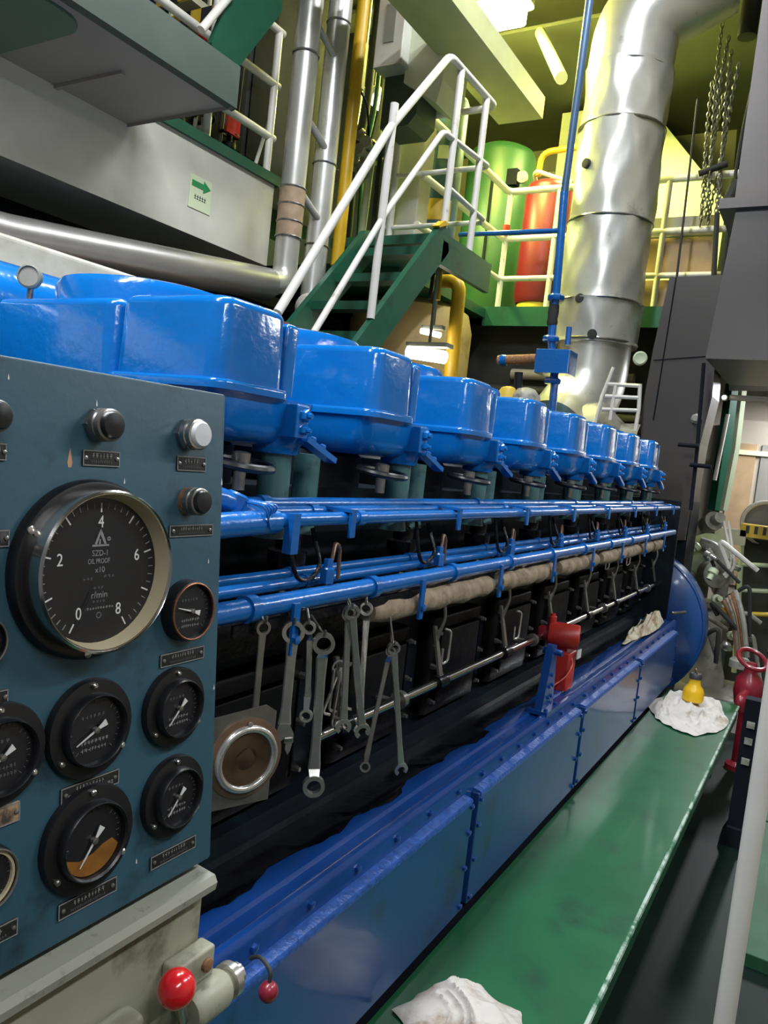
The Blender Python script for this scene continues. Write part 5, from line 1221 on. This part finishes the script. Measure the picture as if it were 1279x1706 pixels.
# hazard striped step stand
hz = thing('step_ladder', 'pale green step ladder with yellow striped top at the far end', 'ladder', far(1255, 1030, 6.8))
L = lambda px, py: PY(px, py, 6.8)
tp0, tp1 = L(1236, 882), L(1300, 890)
MB().box((tp0 + tp1) / 2, ((tp1 - tp0).length, .25, .10)).build('top_step', 'hazard_yellow', hz, smooth=0)
for q in range(4): MB().box(tp0 + (tp1 - tp0) * (.18 + .22 * q) + V((0, -.127, .01)), (.025, .006, .06)).build('stripe', 'hazard_black', hz, smooth=0)
MB().tube([L(1236, 890), L(1228, 1035), L(1222, 1120)], .02, 8).build('stile', 'sign_pale', hz)
MB().tube([L(1320, 890), L(1318, 1120)], .02, 8).build('stile', 'sign_pale', hz)
for py in (940, 983, 1022):
    MB().tube([L(1232, py), L(1320, py + 4)], .018, 8).build('rung', 'sign_pale' if py < 1000 else 'hazard_yellow', hz)
tag(MB().box(PY(1216, 893, 6.7), (.23, .05, .12)).build('white_board', 'hull_white', smooth=0), 'small white board beside the striped top step', 'board')
# generator / pump cluster behind the flywheel
pc = thing('pump_unit', 'grey pump with curved pipes and valves behind the blue flywheel guard', 'pump', (-0.75, 6.3, 0))
K = lambda px, py, y=6.3: PY(px, py, y)
MB().tube(bend([K(1165, 905), K(1195, 915), K(1203, 960), K(1198, 1005), K(1190, 1035)], .15, 8), .05, 16).build('bend_pipe', 'machine_grey', pc)
MB().lathe(K(1172, 1100) , (0, 0, 1), [(.16, -.35), (.16, -.1), (.13, 0), (.10, .15), (.10, .40), (.13, .42), (.13, .46)], 24).build('casing', 'machine_grey', pc)
MB().lathe(K(1178, 925, 6.5), (.2, -1, .1), [(.17, 0), (.17, .1), (.10, .14)], 24).build('drum', 'sign_pale', pc)
MB().lathe(K(1182, 955, 6.2), (.6, -1, .1), [(.10, 0), (.10, .12), (.06, .15)], 20).build('drum', 'machine_grey', pc)
MB().lathe(K(1185, 870, 6.1), (.3, -.5, .2), [(.06, -.1), (.07, -.02), (.07, .05), (.04, .06), (.04, .14)], 16).build('valve', 'machine_grey', pc)
rnd = random.Random(21)
for q in range(26):
    px, py = 1150 + rnd.uniform(0, 80), 900 + rnd.uniform(0, 200); y_ = 6.0 + rnd.uniform(-.2, .3)
    p = K(px, py, y_)
    if q % 2: MB().lathe(p, (rnd.uniform(-1, 1), rnd.uniform(-1, 0), rnd.uniform(-1, 1)), [(.02, 0), (.035, .01), (.035, .04), (.02, .05), (.02, .09)], 10).build('fitting', ('machine_grey', 'sign_pale', 'hull_dark', 'steel')[q % 4], pc)
    else: MB().tube(bend([p, p + V((rnd.uniform(-.1, .15), -.05, rnd.uniform(.05, .2))), p + V((rnd.uniform(0, .25), 0, rnd.uniform(-.25, .05)))], .06), .012 + .008 * rnd.random(), 8).build('small_pipe', ('machine_grey', 'hull_dark', 'rail_white')[q % 3], pc)
MB().lathe(K(1210, 1022, 6.0), (.3, -1, .6), [(.04, 0), (.05, .02), (.03, .08)], 12).build('yellow_knob', 'hazard_yellow', pc)
MB().tube(bend([K(1205, 868, 6), K(1218, 930, 6), K(1214, 950, 6), K(1205, 958, 6)], .1), .010, 8).build('cable', 'rail_white', pc)
MB().tube(bend([K(1213, 868, 6), K(1224, 945, 6), K(1208, 962, 6)], .1), .010, 8).build('cable', 'rail_white', pc)
MB().bb(-1.2, -0.35, 5.95, 6.6, 0, .22).build('bedplate', 'machine_grey', pc, smooth=0)
hs = thing('hose_bundle', 'bundle of brown hanging hoses right of the grey pump', 'hose', K(1235, 1090, 5.9))
for q in range(5):
    MB().tube(bend([K(1205 + 5 * q, 1000 - 4 * q, 5.9), K(1222 + 4 * q, 1030, 5.9 - .02 * q), K(1228 + 4 * q, 1095, 5.9 - .02 * q)], .08), .018, 8).build('hose', ('rust', 'machine_grey', 'plate_tan')[q % 3], hs)
MB().lathe(K(1232, 1105, 5.88), (0, 0, 1), [(.07, -.03), (.07, .02), (.05, .04)], 14).build('nozzle', 'machine_grey', hs)

# ================================================================== LAMP FIXTURES of the area lights, added ones included
for i, (x, y, z, ln, pw, lcol) in enumerate(LAMPS):
    lab = ['ceiling fluorescent fixture above the instrument panel aisle', 'ceiling fluorescent fixture above the middle of the walkway', 'ceiling fluorescent fixture above the walkway end', 'added unseen ceiling lamp lighting the near faces of the first cylinder heads', 'ceiling fluorescent fixture near the far ladder', 'added lime lamp above the red cylinder, hidden behind the silver exhaust', 'ceiling fluorescent fixture above the tan tank and landing', 'added unseen ceiling lamp high above the rear cylinder heads', 'added unseen ceiling lamp high above the front cylinder heads'][i]
    f = thing('ceiling_lamp', lab, 'lamp', (x, y, z), group='ceiling fluorescent fixtures')
    MB().rbox(x - .09, x + .09, y - ln / 2 - .03, y + ln / 2 + .03, z, z + .07, .01, .02).build('housing', 'rail_white', f)
    for s_ in (-.04, .04): MB().tube([(x + s_, y - ln / 2, z - .022), (x + s_, y + ln / 2, z - .022)], .013, 10).build('tube', 'lamp_tube', f)
    top = 6.2
    for s_ in (-.4, .4): MB().cyl((x, y + s_ * ln, z + .06), (x, y + s_ * ln, top), .008, n=8).build('hanger', 'rail_white', f)
